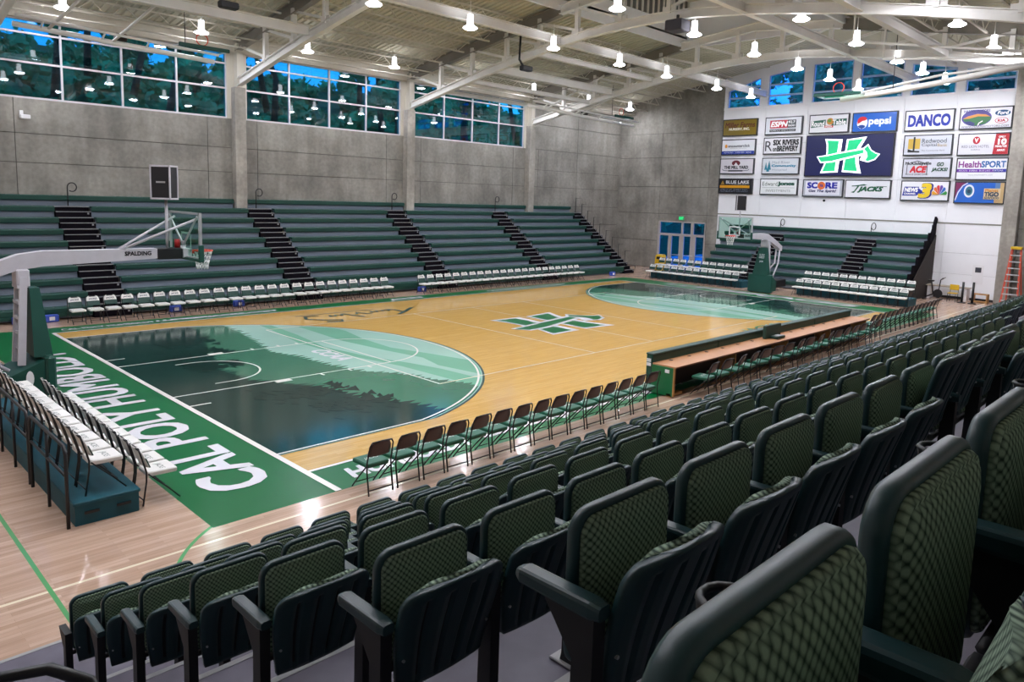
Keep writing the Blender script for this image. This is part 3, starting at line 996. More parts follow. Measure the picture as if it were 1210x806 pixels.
# ================================================================== OBJECTS
# ---- high-bay ceiling lamps ------------------------------------------------------------
def make_lamp():
    t = thing('pendant_lamp', '', 'ceiling light', (0, 0, 0))
    ob('housing', MB().lathe((0, 0, 0), [(0.255, 0.0), (0.28, 0.0), (0.27, 0.03), (0.16, 0.10), (0.12, 0.14), (0.11, 0.42), (0.10, 0.5)], 14).mesh('housing', M_LAMPH), t)
    ob('lens', MB().lathe((0, 0, 0), [(0.2, -0.03), (0.24, 0.02)], 14).mesh('lens', M_LAMP), t)
    ob('cord', MB().tube([(0, 0, 0.5), (0, 0, 1.0)], 0.015, 5).mesh('cord', M_STEEL), t)
    return t
LAMPS = [('window wall', 13.0, [-17.1, -12.32, -7.4, -2.66, 2.08, 7.2, 12.1, 17.2, 21.6]),
         ('court centreline', 3.45, [-19.6, -14.9, -10.2, -5.59, -1.33, 3.3, 7.83, 11.7, 16.55, 20.4]),
         ('north edge of the emblem', -2.56, [-19.0, -14.3, -9.6, -4.9, -0.2, 4.5, 9.16, 13.29, 16.9, 20.6]),
         ('scorer table', -6.62, [-19.0, -14.3, -9.6, -4.9, -0.2, 4.6, 9.45, 14.02, 17.4, 20.8]),
         ('near bleacher', -10.35, [-19.8, -15.1, -10.4, -5.7, -1.0, 2.9, 8.34, 13.16, 17.2, 20.8])]
ROWNAME = {'window wall': 'row nearest the window wall', 'court centreline': 'row over the court middle', 'north edge of the emblem': 'row next to the middle one',
           'scorer table': 'row over the long table', 'near bleacher': 'row over the near seats'}
lamp0 = make_lamp()
first = True
for key, y, xs_ in LAMPS:
    for i, x in enumerate(reversed(xs_)):
        lab = 'pendant light, %s from the scoreboard wall, %s' % (nth(i + 1), ROWNAME[key])
        if first:
            lamp0.location = (x, y, 10.8)
            lamp0['label'] = lab
            lamp0['group'] = 'high-bay pendant lights'
            first = False
        else:
            copy_tree(lamp0, (x, y, 10.8), 0, lab, 'high-bay pendant lights')

# ---- telescopic bleachers --------------------------------------------------------------
def bleacher(name, label, n_rows, length, aisles, loc, rz, depth=0.54, rise=0.41, skip_top=()):
    """local frame: x along the rows (0..length), y from the front nose towards the wall"""
    t = thing(name, label, 'bleachers', loc, rz)
    ends = []
    cur = 0.0
    for a0, a1 in aisles:
        if a0 > cur + 0.05:
            ends.append((cur, a0))
        cur = a1
    if cur < length - 0.05:
        ends.append((cur, length))
    cache = {}
    def bench(L):
        L = round(L, 3)
        if L not in cache:
            b = MB()
            prof = [(0.0, -0.20), (-0.02, -0.17), (-0.025, -0.03), (0.01, 0.0), (0.22, 0.0), (0.27, 0.012), (0.27, -0.05), (0.05, -0.06), (0.03, -0.20)]
            b.loft([[(0.01, a, c) for a, c in prof], [(L - 0.01, a, c) for a, c in prof]])
            n = int(L / 0.46)
            for i in range(n):
                x = (i + 0.5) * L / n
                b.box(x - 0.025, x + 0.025, 0.1, 0.13, 0.0, 0.006, 1)
            cache[L] = b.mesh('bench', M_GREENB, M_NOSE)
        return cache[L]
    deck = MB()
    deck.box(0, length, 0, depth, 0, 1)
    for k in range(n_rows):
        y, z = depth * k, 0.43 + rise * k
        segs = ends
        if k in skip_top:
            segs = skip_top[k]
        for a, b in segs:
            ob('bench', bench(b - a), t, (a, y, z))
        zt = rise * k
        d = MB()
        if k:
            d.box(0, length, y - 0.27, y + depth - 0.27, zt - 0.03, zt)           # foot deck
            for a, b in segs:
                d.box(a, b, y + 0.10, y + 0.13, zt, z - 0.07)                     # riser under the bench
        else:
            for a, b in segs:
                d.box(a, b, y + 0.10, y + 0.13, 0.05, z - 0.07)
        ob('deck', d.mesh('deck', M_DECKGREY), t)
        for a0, a1 in aisles:
            s = MB()
            if k < n_rows - 1:
                s.box(a0 + 0.02, a1 - 0.02, y - 0.06, y + 0.30, zt, z - 0.2)
                s.box(a0 + 0.02, a1 - 0.02, y - 0.07, y - 0.045, z - 0.215, z - 0.19, 1)
                s.box(a0 + 0.02, a1 - 0.02, y + 0.27, y + 0.31, z - 0.2, z - 0.02)
                s.box(a0 + 0.02, a1 - 0.02, y + 0.25, y + 0.275, z - 0.025, z + 0.005, 1)
                s.box(a0 + 0.02, a1 - 0.02, y + 0.275, y + depth - 0.04, z - 0.03, z + 0.004)
                s.box(a1 - 0.16, a1 - 0.1, y - 0.08, y - 0.06, z - 0.3, z - 0.24, 1)
                ob('aisle_step', s.mesh('aisle_step', M_STEPBLACK, M_NOSE), t)
    return t
FB = 10.05
gaps = [(4.2, 5.45), (11.85, 13.1), (19.45, 20.7), (27.05, 28.3), (34.55, 35.6)]
X0F = -16.75
top = []
cur = 0.0
for p in PX:
    top.append((cur, p - 0.32 - X0F))
    cur = p + 0.32 - X0F
top.append((cur, 34.8))
top = [(max(0, a), b) for a, b in top if b > 0.1]
bank = bleacher('bleacher_bank', 'long dark green bench bleachers along the high-window wall', 10, 35.6, gaps, (X0F, FB, 0), 0, skip_top={9: top})
fr = MB()
for a, b in ((0, 4.2), (5.45, 11.85), (13.1, 19.45), (20.7, 27.05), (28.3, 34.55)):
    fr.box(a + 0.02, b - 0.02, -0.02, 0.02, 0.12, 0.24)
ob('kick_panel', fr.mesh('kick_panel', M_GREENB), bank)
for a0, a1 in gaps[:4]:
    xm = a0 + 0.55
    pts = [(xm, 4.7, 3.72), (xm, 4.7, 4.45)] + [(xm + 0.16 - 0.16 * math.cos(q), 4.7, 4.45 + 0.17 * math.sin(q)) for q in [PI * 2 * k / 12 * 0.85 for k in range(1, 13)]]
    ob('grab_rail', MB().tube(pts, 0.022, 6).mesh('grab_rail', M_BLACK), bank)
for k in range(9):
    z = 0.35 + 0.41 * k
    y = 0.3 + 0.54 * k
    ob('end_rail', MB().tube([(35.15, y + 0.1, z), (35.15, y + 0.1, z + 1.05), (35.85, y + 0.1, z + 1.05), (35.85, y + 0.1, z - 0.05)], 0.02, 6).mesh('end_rail', M_BLACK), bank)
ob('wheel_frame', MB().tube([(34.8, 0.1, 0.45), (35.9, 0.1, 0.45), (35.9, 0.1, 0.06), (35.6, 0.1, 0.06)], 0.035, 6).mesh('wheel_frame', M_BLACK), bank)

EXF = 19.45
def end_bank():
    # local x runs towards -y in the world, local y towards the wall (+x)
    t = bleacher('end_bleacher_bank', 'shorter dark green bench bleachers below the sponsor signs on the white wall', 8, 11.95, [(2.8, 3.95), (8.15, 9.3)], (EXF, 5.85, 0), -PI / 2, skip_top={7: [(0, 11.95)]})
    return t
bank2 = end_bank()
for x in (3.4, 8.75):
    pts = [(x, 3.9, 2.9), (x, 3.9, 3.6)] + [(x + 0.12 - 0.12 * math.cos(q), 3.9, 3.6 + 0.2 * math.sin(q)) for q in [PI * 2 * k / 12 * 0.95 for k in range(1, 13)]]
    ob('grab_rail', MB().tube(pts, 0.022, 6).mesh('grab_rail', M_BLACK), bank2)
# stepped black guard on the right end
for k in range(8):
    y, z = 0.54 * k, 0.41 * k
    ob('end_guard', MB().box(11.9, 12.0, y - 0.1, y + 0.5, max(0, z - 0.1), z + 0.95).mesh('end_guard', M_STEPBLACK), bank2)
ob('end_curtain', MB().add([(12.02, 0.2, 0.02), (12.02, 4.1, 0.02), (12.02, 4.1, 3.3), (12.02, 0.2, 0.45), (12.05, 0.2, 0.02), (12.05, 4.1, 0.02), (12.05, 4.1, 3.3), (12.05, 0.2, 0.45)],
   [(0, 1, 2, 3), (7, 6, 5, 4), (0, 4, 5, 1), (1, 5, 6, 2), (2, 6, 7, 3), (3, 7, 4, 0)]).mesh('end_curtain', mat('curtain_dark', '#3d3836', 0.9)), bank2)
ob('top_guard', MB().beam((11.98, 3.35, 2.9), (11.98, 4.05, 4.2), 0.1, 0.3).mesh('top_guard', M_STEPBLACK), bank2)

# ---- folding chairs ----------------------------------------------------------------------
def make_chair(kind):
    """faces +y; black tube frame"""
    white = kind == 'white'
    t = thing('folding_chair', '', 'chair')
    w = 0.215
    for s in (-1, 1):
        top_z = 0.84
        ob('rear_leg', MB().tube([(s * w, -0.25, 0.01), (s * w, -0.195, 0.36), (s * w * 0.99, -0.19, 0.50), (s * w * 0.95, -0.262, top_z - 0.06), (s * w * 0.8, -0.275, top_z)], 0.0125, 6).mesh('rear_leg', M_BLACK), t)
        ob('front_leg', MB().tube([(s * (w - 0.025), -0.16, 0.46), (s * (w - 0.025), 0.10, 0.2), (s * (w - 0.025), 0.27, 0.012)], 0.0115, 6).mesh('front_leg', M_BLACK), t)
    ob('top_bar', MB().tube([(-w * 0.8, -0.275, 0.84), (0, -0.285, 0.85), (w * 0.8, -0.275, 0.84)], 0.018 if white else 0.0125, 6).mesh('top_bar', M_BLACK), t)
    ob('stretcher', MB().tube([(-w + 0.025, 0.19, 0.1), (w - 0.025, 0.19, 0.1)], 0.009, 5).mesh('stretcher', M_BLACK), t)
    ob('stretcher', MB().tube([(-w, -0.238, 0.09), (w, -0.238, 0.09)], 0.009, 5).mesh('stretcher', M_BLACK), t)
    def pad(hw0, hw1, y0, y1, z0, z1, r=0.03):
        m = MB()
        def ring(z, ins):
            out = []
            for (cx, cy, a0) in ((hw1 - r, y1 - r, 0), (-hw1 + r, y1 - r, 90), (-hw0 + r, y0 + r, 180), (hw0 - r, y0 + r, 270)):
                for k in range(4):
                    a = math.radians(a0 + 30 * k)
                    out.append((cx + (r - ins) * math.cos(a), cy + (r - ins) * math.sin(a), z))
            return out
        m.loft([ring(z0, 0.012), ring(z0 + 0.012, 0), ring(z1 - 0.015, 0), ring(z1, 0.016)])
        return m
    ob('seat', pad(0.195, 0.215, -0.175, 0.24, 0.415, 0.485).mesh('seat', M_WHITE if white else M_GREENPAD), t)
    lg = MB()
    add_text(lg, 'JACKS', lambda a, b, k: (-0.12 + 0.24 * a, 0.0 + 0.1 * b, 0.4865), 0, 0, 0.3)
    ob('lettering', lg.mesh('lettering', M_DKGREEN if white else M_WHITE), t)
    # curved back, rounded top corners; thickness 2.5 cm
    def back(z0, z1, m, nm, y_at, round_top, rf=0.5, rd=0.07):
        b = MB()
        rows = 8
        fr_, bk = [], []
        for j in range(rows + 1):
            f = j / rows
            z = z0 + (z1 - z0) * f
            hw = 0.195
            if round_top and f > rf:
                q = (f - rf) / (1 - rf)
                hw = 0.195 - rd * (1 - math.sqrt(max(0, 1 - q * q)))
            a, c = [], []
            for i in range(9):
                u = -1 + 2 * i / 8
                yy = y_at(z) + 0.03 * u * u
                a.append((hw * u, yy + 0.012, z))
                c.append((hw * u, yy - 0.012, z))
            fr_.append(a + c[::-1])
        b.loft(fr_, 0, True, True)
        return ob(nm, b.mesh(nm, m), t)
    yb = lambda z: -0.13 - 0.38 * (z - 0.47) - 0.02
    if white:
        bb = back(0.56, 0.86, M_WHITE, 'backrest', yb, True)
        back(0.555, 0.70, M_DKGREEN, 'front_pad', lambda z: yb(z) + 0.016, False)['label'] = 'dark green pad on the lower back'
        lg = MB()
        add_text(lg, 'JACKS', lambda a, b, k: (0.12 - 0.24 * a, yb(0.73 + 0.06 * b) + 0.016 + 0.03 * ((0.12 - 0.24 * a) / 0.195) ** 2, 0.73 + 0.06 * b), 0, 0.03, 0)
        ob('lettering', lg.mesh('lettering', mat('wordmark_purple', '#3b3a56', 0.5)), bb)
    else:
        back(0.60, 0.85, M_BROWN, 'backrest', yb, True, 0.25, 0.12)
    return t
chair_w = make_chair('white')
chair_g = make_chair('green')
used = {'w': False, 'g': False}
def place_chair(kind, x, y, rz, label, group, z=0.0):
    src = chair_w if kind == 'w' else chair_g
    if not used[kind]:
        used[kind] = True
        src.location = (x, y, z)
        src.rotation_euler = (0, 0, rz)
        src['label'] = label
        src['group'] = group
        return src
    return copy_tree(src, (x, y, z), rz, label, group)
# far sideline, facing the court
for i in range(24):
    place_chair('w', -13.3 + i * 0.533, 9.05, PI + rnd.uniform(-0.03, 0.03), 'white folding chair, %s from the left end of the long sideline row' % nth(i + 1), 'white chairs in the first far sideline row')
for i in range(22):
    place_chair('w', 1.05 + i * 0.533, 9.05, PI + rnd.uniform(-0.03, 0.03), 'white folding chair, %s from the left in the sideline row past the gap' % nth(i + 1), 'white chairs in the second far sideline row')
# far baseline, two stepped rows on each side of the basket
def riser(name, label, x0, x1, y0, y1, h, group):
    t = thing(name, label, 'platform', (0, 0, 0), 0, group)
    ob('platform_deck', MB().bevbox(x0, x1, y0, y1, h - 0.05, h, 0.01).mesh('platform_deck', M_TEAL), t)
    ob('platform_skirt', MB().box(x0 + 0.02, x1 - 0.02, y0 + 0.02, y1 - 0.02, 0, h - 0.05).mesh('platform_skirt', M_TEAL), t)
    return t
riser('chair_riser', 'teal riser under the back row of white chairs left of the far basket', 17.35, 18.55, 1.6, 7.7, 0.36, 'teal risers')
riser('chair_riser', 'teal riser under the back row of white chairs right of the far basket', 17.35, 18.55, -7.0, -1.5, 0.36, 'teal risers')
for i in range(12):
    y = 7.4 - i * 0.5
    place_chair('w', 16.95, y, PI / 2, 'white folding chair, front row left of the far basket, %s from the doors' % nth(i + 1), 'white chairs left of the far basket')
    place_chair('w', 17.9, y, PI / 2, 'white folding chair on the riser left of the far basket, %s from the doors' % nth(i + 1), 'white chairs left of the far basket', 0.36)
    y = -1.75 - i * 0.46
    place_chair('w', 16.95, y, PI / 2, 'white folding chair, front row right of the far basket, %s from the basket' % nth(i + 1), 'white chairs right of the far basket')
    place_chair('w', 17.9, y, PI / 2, 'white folding chair on the riser right of the far basket, %s from the basket' % nth(i + 1), 'white chairs right of the far basket', 0.36)
# near-left baseline rows, facing the court
lr = riser('chair_riser', 'teal riser with hand slots below the black-railed chairs at lower left', -17.62, -16.78, -7.42, -1.0, 0.33, 'teal risers')
for x in (-17.4, -17.0):
    ob('hand_slot', MB().box(x - 0.09, x + 0.09, -7.428, -7.41, 0.15, 0.185).mesh('hand_slot', M_BLACK), lr)
for i in range(11):
    place_chair('w', -16.47, -7.1 + i * 0.5, -PI / 2, 'white folding chair, front row behind the painted letters, %s from the near end' % nth(i + 1), 'white chairs at the near baseline')
    place_chair('w', -17.18, -7.05 + i * 0.5, -PI / 2, 'white folding chair on the railed teal riser, %s from the near end' % nth(i + 1), 'white chairs at the near baseline', 0.33)
gr = thing('guard_rail', 'black pipe guard rail behind the chairs on the teal riser', 'railing')
for x0, ys_ in ((-17.68, [-7.4, -6.45, -5.5]), (-17.68, [-5.35, -4.4, -3.45, -2.5])):
    ob('top_pipe', MB().tube([(x0, ys_[0], 0), (x0, ys_[0], 1.02), (x0, ys_[0] + 0.08, 1.12), (x0, ys_[-1] - 0.08, 1.12), (x0, ys_[-1], 1.02), (x0, ys_[-1], 0)], 0.024, 8).mesh('top_pipe', M_BLACK), gr)
    ob('middle_pipe', MB().tube([(x0, ys_[0], 0.72), (x0, ys_[-1], 0.72)], 0.02, 8).mesh('middle_pipe', M_BLACK), gr)
    for y in ys_[1:-1]:
        ob('post', MB().tube([(x0, y, 0), (x0, y, 1.12)], 0.022, 8).mesh('post', M_BLACK), gr)
# near sideline: green-seated chairs
for i in range(15):
    place_chair('g', -13.9 + i * 0.515, -8.88, rnd.uniform(-0.04, 0.04), 'black folding chair with green seat, %s from the left before the long table' % nth(i + 1), 'green-seated chairs before the table')
for i in range(17):
    place_chair('g', -4.75 + i * 0.68, -9.25, rnd.uniform(-0.25, 0.25), 'black folding chair with green seat behind the long table, %s from its near end' % nth(i + 1), 'green-seated chairs behind the table')
for i in range(15):
    place_chair('g', 7.1 + i * 0.52, -8.75, rnd.uniform(-0.04, 0.04), 'black folding chair with green seat past the table, %s from the table' % nth(i + 1), 'green-seated chairs beyond the table')

# ---- scorer's table -----------------------------------------------------------------------
t = thing('scorer_table', 'long scorer table with wood-look top and dark green court-side panel', 'table', (-5.6, -8.25, 0))
L = 12.3
ob('tabletop', MB().bevbox(0.02, L, -0.72, -0.06, 0.71, 0.75, 0.008).mesh('tabletop', M_TABLE), t)
ob('top_edge', MB().box(0.02, L, -0.727, -0.72, 0.712, 0.748).mesh('top_edge', mat('edge_brown', '#7a4a32', 0.5)), t)
for k in range(4):
    ob('front_panel', MB().bevbox(k * L / 4 + 0.01, (k + 1) * L / 4 - 0.01, -0.06, 0.12, 0.04, 0.93, 0.02).mesh('front_panel', M_PAD), t)
ob('top_pad', MB().bevbox(0, L, -0.08, 0.13, 0.92, 0.97, 0.015).mesh('top_pad', M_DKGREEN), t)
ob('end_panel', MB().bevbox(0.0, 0.05, -0.66, -0.06, 0.03, 0.71, 0.005).mesh('end_panel', mat('panel_green', '#126b3e', 0.35)), t)
ob('end_panel_edge', MB().box(0.0, 0.06, -0.69, -0.66, 0.03, 0.71).mesh('end_panel_edge', M_PLY), t)
ob('base_rail', MB().box(0.0, 0.5, -0.62, -0.5, 0.02, 0.09).mesh('base_rail', M_PLY), t)
for k in range(1, 5):
    ob('divider', MB().box(k * L / 4 - 0.02, k * L / 4 + 0.02, -0.6, -0.06, 0.04, 0.71).mesh('divider', M_PLY), t)
ob('modesty_panel', MB().box(0.05, L, -0.1, -0.065, 0.06, 0.71).mesh('modesty_panel', M_DKPANEL), t)
for y, z in ((0.03, 0.8), (0.03, 0.7), (-0.5, 0.62)):
    ob('paper_label', MB().box(-0.012, -0.001, y - 0.06, y + 0.06, z - 0.04, z + 0.04).mesh('paper_label', M_PAPER), t)
for k in range(14):
    ob('cable_port', MB().cyl((0.6 + k * 0.82, -0.2, 0.75), 0.05, 0.05, 0.008, 10).mesh('cable_port', M_BLACK), t)
bx = thing('possession_box', 'dark green display box standing on the long table', 'display', (-0.35, -8.66, 0.76))
ob('case', MB().bevbox(0.0, 0.95, 0.08, 0.18, 0.0, 0.38, 0.015).mesh('case', mat('box_green', '#26463b', 0.5)), bx)
ob('foot', MB().bevbox(0.25, 0.75, -0.16, 0.08, 0.0, 0.07, 0.01).mesh('foot', M_DKGREEN), bx)
ob('keypad', MB().box(0.3, 0.7, -0.14, 0.05, 0.07, 0.08).mesh('keypad', M_NOSE), bx)

# ---- basketball stanchions ------------------------------------------------------------------
def stanchion(label, loc, rz):
    """local frame: +x towards the court; origin on the floor below the backboard front"""
    t = thing('basketball_stanchion', label, 'basketball hoop', loc, rz)
    # padded base: tapered box plus front pad
    b = MB()
    b.loft([[(-3.9, -0.55, z0a), (-3.9, 0.55, z0a), (-3.9, 0.55, z1a), (-3.9, -0.55, z1a)] for z0a, z1a in ((0.1, 0.62),)] + [[(-3.28, -0.6, 0.1), (-3.28, 0.6, 0.1), (-3.28, 0.6, 0.9), (-3.28, -0.6, 0.9)]])
    ob('base_box', b.mesh('base_box', M_PAD), t)
    ob('front_pad', MB().bevbox(-3.27, -3.08, -0.66, 0.66, 0.02, 0.98, 0.04).mesh('front_pad', M_PAD), t)
    em = MB()
    em.loft([[(-3.55 + 0.07 * math.cos(a), s, 0.55 + 0.16 * math.sin(a)) for a in [2 * PI * k / 14 for k in range(14)]] for s in (-0.585, -0.6)])
    ob('side_emblem', em.mesh('side_emblem', M_PAPER), t)
    for x in (-3.8, -3.3):
        ob('wheel', MB().loft([[(x + 0.09 * math.cos(a), s, 0.09 + 0.09 * math.sin(a)) for a in [2 * PI * k / 12 for k in range(12)]] for s in (-0.3, 0.3)]).mesh('wheel', M_BLACKRUB), t)
    # silver ladder-like upright, leaning towards the court at the top
    for s in (-1, 1):
        ob('upright', MB().beam((-3.62, s * 0.26, 0.78), (-3.5, s * 0.2, 2.62), 0.07, 0.14, 0, (1, 0, 0)).mesh('upright', M_SILVER), t)
    for k in range(5):
        z = 1.1 + 0.33 * k
        ob('rung', MB().box(-3.62, -3.54, -0.24, 0.24, z - 0.03, z + 0.03).mesh('rung', M_SILVER), t)
    ob('yoke', MB().bevbox(-3.62, -3.38, -0.22, 0.22, 2.4, 2.78, 0.03).mesh('yoke', M_SILVER), t)
    # green padding in front of the upright
    u = MB()
    u.loft([[(-3.42, -0.42, 0.95), (-3.08, -0.42, 0.95), (-3.08, 0.42, 0.95), (-3.42, 0.42, 0.95)], [(-3.40, -0.2, 2.38), (-3.22, -0.2, 2.38), (-3.22, 0.2, 2.38), (-3.40, 0.2, 2.38)]])
    ob('upright_pad', u.mesh('upright_pad', M_PAD), t)
    # boom: square silver arm, bent near the upright
    def arm(pts, w):
        rings = []
        for x, z, h in pts:
            rings.append([(x, -w, z - h), (x, w, z - h), (x, w, z + h), (x, -w, z + h)])
        return MB().loft(rings)
    ob('boom', arm([(-5.2, 2.28, 0.13), (-4.6, 2.55, 0.14), (-3.55, 2.92, 0.16), (-3.1, 2.98, 0.16), (-0.82, 3.02, 0.115)], 0.13).mesh('boom', M_SILVER), t)
    ob('boom_pad', MB().bevbox(-0.82, -0.26, -0.16, 0.16, 2.88, 3.14, 0.02).mesh('boom_pad', M_BLACKRUB), t)
    tx = MB()
    for s in (-1, 1):
        add_text(tx, 'SPALDING', lambda a, b, k: (-1.52 + 0.56 * a if s < 0 else -0.96 - 0.56 * a, s * 0.1345, 2.99 + 0.09 * b), 0, 0.05)
    ob('lettering', tx.mesh('lettering', M_BLACK), t)
    ob('hinge', MB().cyl((-0.2, 0, 2.9), 0.07, 0.07, 0.28, 10).box(-0.24, -0.04, -0.15, 0.15, 2.92, 3.12).mesh('hinge', M_SILVER), t)
    for s in (-1, 1):
        ob('brace', MB().tube([(-1.6, s * 0.08, 3.12), (-0.1, s * 0.72, 3.86)], 0.03, 8).mesh('brace', M_SILVER), t)
        ob('lower_strut', MB().tube([(-3.85, s * 0.3, 0.7), (-4.9, s * 0.1, 1.5), (-5.0, s * 0.1, 2.3)], 0.04, 8).mesh('lower_strut', M_SILVER), t)
    ob('counterweight', MB().bevbox(-5.6, -4.4, -0.3, 0.3, 0.2, 0.62, 0.03).mesh('counterweight', M_BLACK), t)
    # backboard: glass pane, aluminium frame, target square, bottom padding
    bd = ob('backboard', MB().box(-0.02, 0.0, -0.9, 0.9, 2.93, 3.96).mesh('backboard', M_GLASSB), t, (-0.12, 0, 0))
    fr_ = MB()
    for y in (-0.9, 0.9):
        fr_.box(-0.05, 0.012, y - 0.03, y + 0.03, 2.9, 3.99)
    fr_.box(-0.05, 0.012, -0.92, 0.92, 3.94, 3.99)
    fr_.box(-0.05, 0.012, -0.92, 0.92, 2.9, 2.95)
    fr_.beam((-0.06, -0.85, 3.9), (-0.06, 0.0, 3.2), 0.03, 0.05)
    fr_.beam((-0.06, 0.85, 3.9), (-0.06, 0.0, 3.2), 0.03, 0.05)
    fr_.box(-0.08, -0.02, -0.05, 0.05, 3.0, 3.3)
    ob('board_frame', fr_.mesh('board_frame', M_ALU), bd)
    q = MB()
    for a, b_, c, d in ((-0.3, 0.3, 3.46, 3.51), (-0.3, 0.3, 3.05, 3.1), (-0.3, -0.25, 3.05, 3.51), (0.25, 0.3, 3.05, 3.51)):
        q.box(0.003, 0.008, a, b_, c, d)
    ob('target_square', q.mesh('target_square', M_PAPER), bd)
    pd = MB().bevbox(-0.07, 0.05, -0.94, 0.94, 2.85, 2.92, 0.015)
    pd.bevbox(-0.07, 0.05, -0.95, -0.88, 2.85, 3.25, 0.015).bevbox(-0.07, 0.05, 0.88, 0.95, 2.85, 3.25, 0.015)
    ob('board_padding', pd.mesh('board_padding', M_PAD), bd)
    rm = ob('rim', MB().tube([(0.38 + 0.235 * math.cos(a), 0.235 * math.sin(a), 3.05) for a in [2 * PI * k / 24 for k in range(24)]], 0.016, 6, closed=True).box(0.0, 0.16, -0.08, 0.08, 2.99, 3.06).mesh('rim', M_RIM), t, (-0.12, 0, 0))
    nt_ = MB()
    n = 12
    def ringpt(k, j):
        rr = (0.225, 0.20, 0.165, 0.14, 0.13)[j]
        a = 2 * PI * (k + 0.5 * (j % 2)) / n
        return (0.38 + rr * math.cos(a), rr * math.sin(a), 3.04 - 0.11 * j)
    for j in range(4):
        for k in range(n):
            nt_.tube([ringpt(k, j), ringpt(k, j + 1)], 0.008, 4)
            nt_.tube([ringpt(k, j), ringpt(k - 1 if j % 2 == 0 else k + 1, j + 1)], 0.008, 4)
    ob('net', nt_.mesh('net', M_NET), rm)
    # shot clock on a pole above the board
    ob('clock_pole', MB().tube([(-0.55, 0, 3.1), (-0.55, 0, 4.3)], 0.035, 8).mesh('clock_pole', M_SILVER), t)
    CA, CB = 0.16, 0.23
    ck = ob('shot_clock', MB().bevbox(-CA, CA, -CB, CB, 4.28, 5.05, 0.015).mesh('shot_clock', M_BLACK), t, (-0.58, 0, 0), math.radians(40))
    e = MB()
    for x in (-CA, CA):
        for y in (-CB, CB):
            e.box(x - 0.015, x + 0.015, y - 0.015, y + 0.015, 4.28, 5.05)
    for z in (4.29, 5.04):
        for y in (-CB, CB):
            e.box(-CA - 0.015, CA + 0.015, y - 0.015, y + 0.015, z - 0.02, z + 0.02)
        for x in (-CA, CA):
            e.box(x - 0.015, x + 0.015, -CB - 0.015, CB + 0.015, z - 0.02, z + 0.02)
    ob('clock_trim', e.mesh('clock_trim', M_SILVER), ck)
    ob('name_strip', MB().box(-CA - 0.006, -CA - 0.002, -0.12, 0.1, 4.65, 4.69).mesh('name_strip', M_NOSE), ck)
    ob('beacon', MB().cyl((-0.32, 0, 3.14), 0.07, 0.06, 0.2, 12).mesh('beacon', mat('beacon_red', '#a01818', 0.3)), t)
    return t
stanchion('green-padded basketball stanchion with silver boom at the near left baseline', (-13.1, 0, 0), 0)
st2 = stanchion('green-padded basketball stanchion at the far baseline below the sponsor signs', (13.1, 0, 0), PI)
ptx = MB()
for word, zz, w in (('CAL POLY', 1.95, 0.3), ('HUMBOLDT', 1.82, 0.3), ('JACKS', 1.6, 0.2)):
    add_text(ptx, word, lambda a, b, k: (-3.08 - 0.098 * (zz + 0.1 * b - 0.95) + 0.008, (a - 0.5) * w, zz + 0.1 * b), 0, 0.05)
ob('lettering', ptx.mesh('lettering', M_PAPER), st2)

# ---- sponsor signs and scoreboard -------------------------------------------------------------
def sign(name, label, yl, yr, zt, zb, bg, items, cat='sign', frame='#2a2a30', depth=0.14, x=EX, glow=0.0):
    """wall sign; items are drawn in unit coordinates, u to the right and v upwards as seen from the court"""
    t = thing(name, label, cat, (x, yl, zb), 0, 'sponsor signs on the white wall' if cat == 'sign' else None)
    W, Hh = yl - yr, zt - zb
    ob('case', MB().box(-depth, -0.002, -W, 0, 0, Hh).mesh('case', mat('sign_case' + frame, frame, 0.5)), t)
    ob('face', MB().box(-depth - 0.012, -depth - 0.001, -W + 0.06, -0.06, 0.06, Hh - 0.06).mesh('face', mat('sign_%s_%g' % (bg, glow), bg, 0.3, emit=(bg, glow) if glow else None)), t)
    mb, mats, z = MB(), [], depth + 0.014
    def mi(c):
        m = mat('print_%s_%g' % (c, glow), c, 0.4, emit=(c, glow * 1.0) if glow else None)
        if m not in mats:
            mats.append(m)
        return mats.index(m)
    def P(u, v, h):
        return (-h, -(0.06 + u * (W - 0.12)), 0.06 + v * (Hh - 0.12))
    asp = (W - 0.12) / (Hh - 0.12)
    for it in items:
        z += 0.004
        k, c = it[0], it[-1]
        if k == 't':
            _, s, u, v, w, h, opt, c = it
            zz = z
            add_text(mb, s, lambda a, b, q: P(u + a * w, v + b * h, zz + 0.0003 * q), mi(c), opt.get('b', 0), opt.get('s', 0))
        elif k == 'r':
            _, u0, v0, u1, v1, c = it
            mb.add([P(u0, v0, z), P(u1, v0, z), P(u1, v1, z), P(u0, v1, z)], [(3, 2, 1, 0)], mi(c))
        elif k == 'e':
            _, u, v, ru, rv, c = it
            mb.add([P(u + ru * math.cos(2 * PI * q / 28), v + rv * math.sin(2 * PI * q / 28), z) for q in range(28)], [tuple(range(27, -1, -1))], mi(c))
        elif k == 'p':
            _, pts, c = it
            mb.add([P(u, v, z) for u, v in pts], [tuple(range(len(pts)))], mi(c))
        elif k == 'l':
            _, pts, w, c = it
            for (u0, v0), (u1, v1) in zip(pts[:-1], pts[1:]):
                dx, dy = (u1 - u0) * asp, v1 - v0
                d = math.hypot(dx, dy) or 1
                nx, ny = -dy / d * w / 2 / asp, dx / d * w / 2
                mb.add([P(u0 + nx, v0 + ny, z), P(u1 + nx, v1 + ny, z), P(u1 - nx, v1 - ny, z), P(u0 - nx, v0 - ny, z)], [(0, 1, 2, 3)], mi(c))
    if items:
        ob('sign_print', mb.mesh('sign_print', *mats), t)
    return t
B1, B2 = {'b': 0.04}, {'b': 0.07}
SL = {'b': 0.05, 's': 0.25}
NO = {}
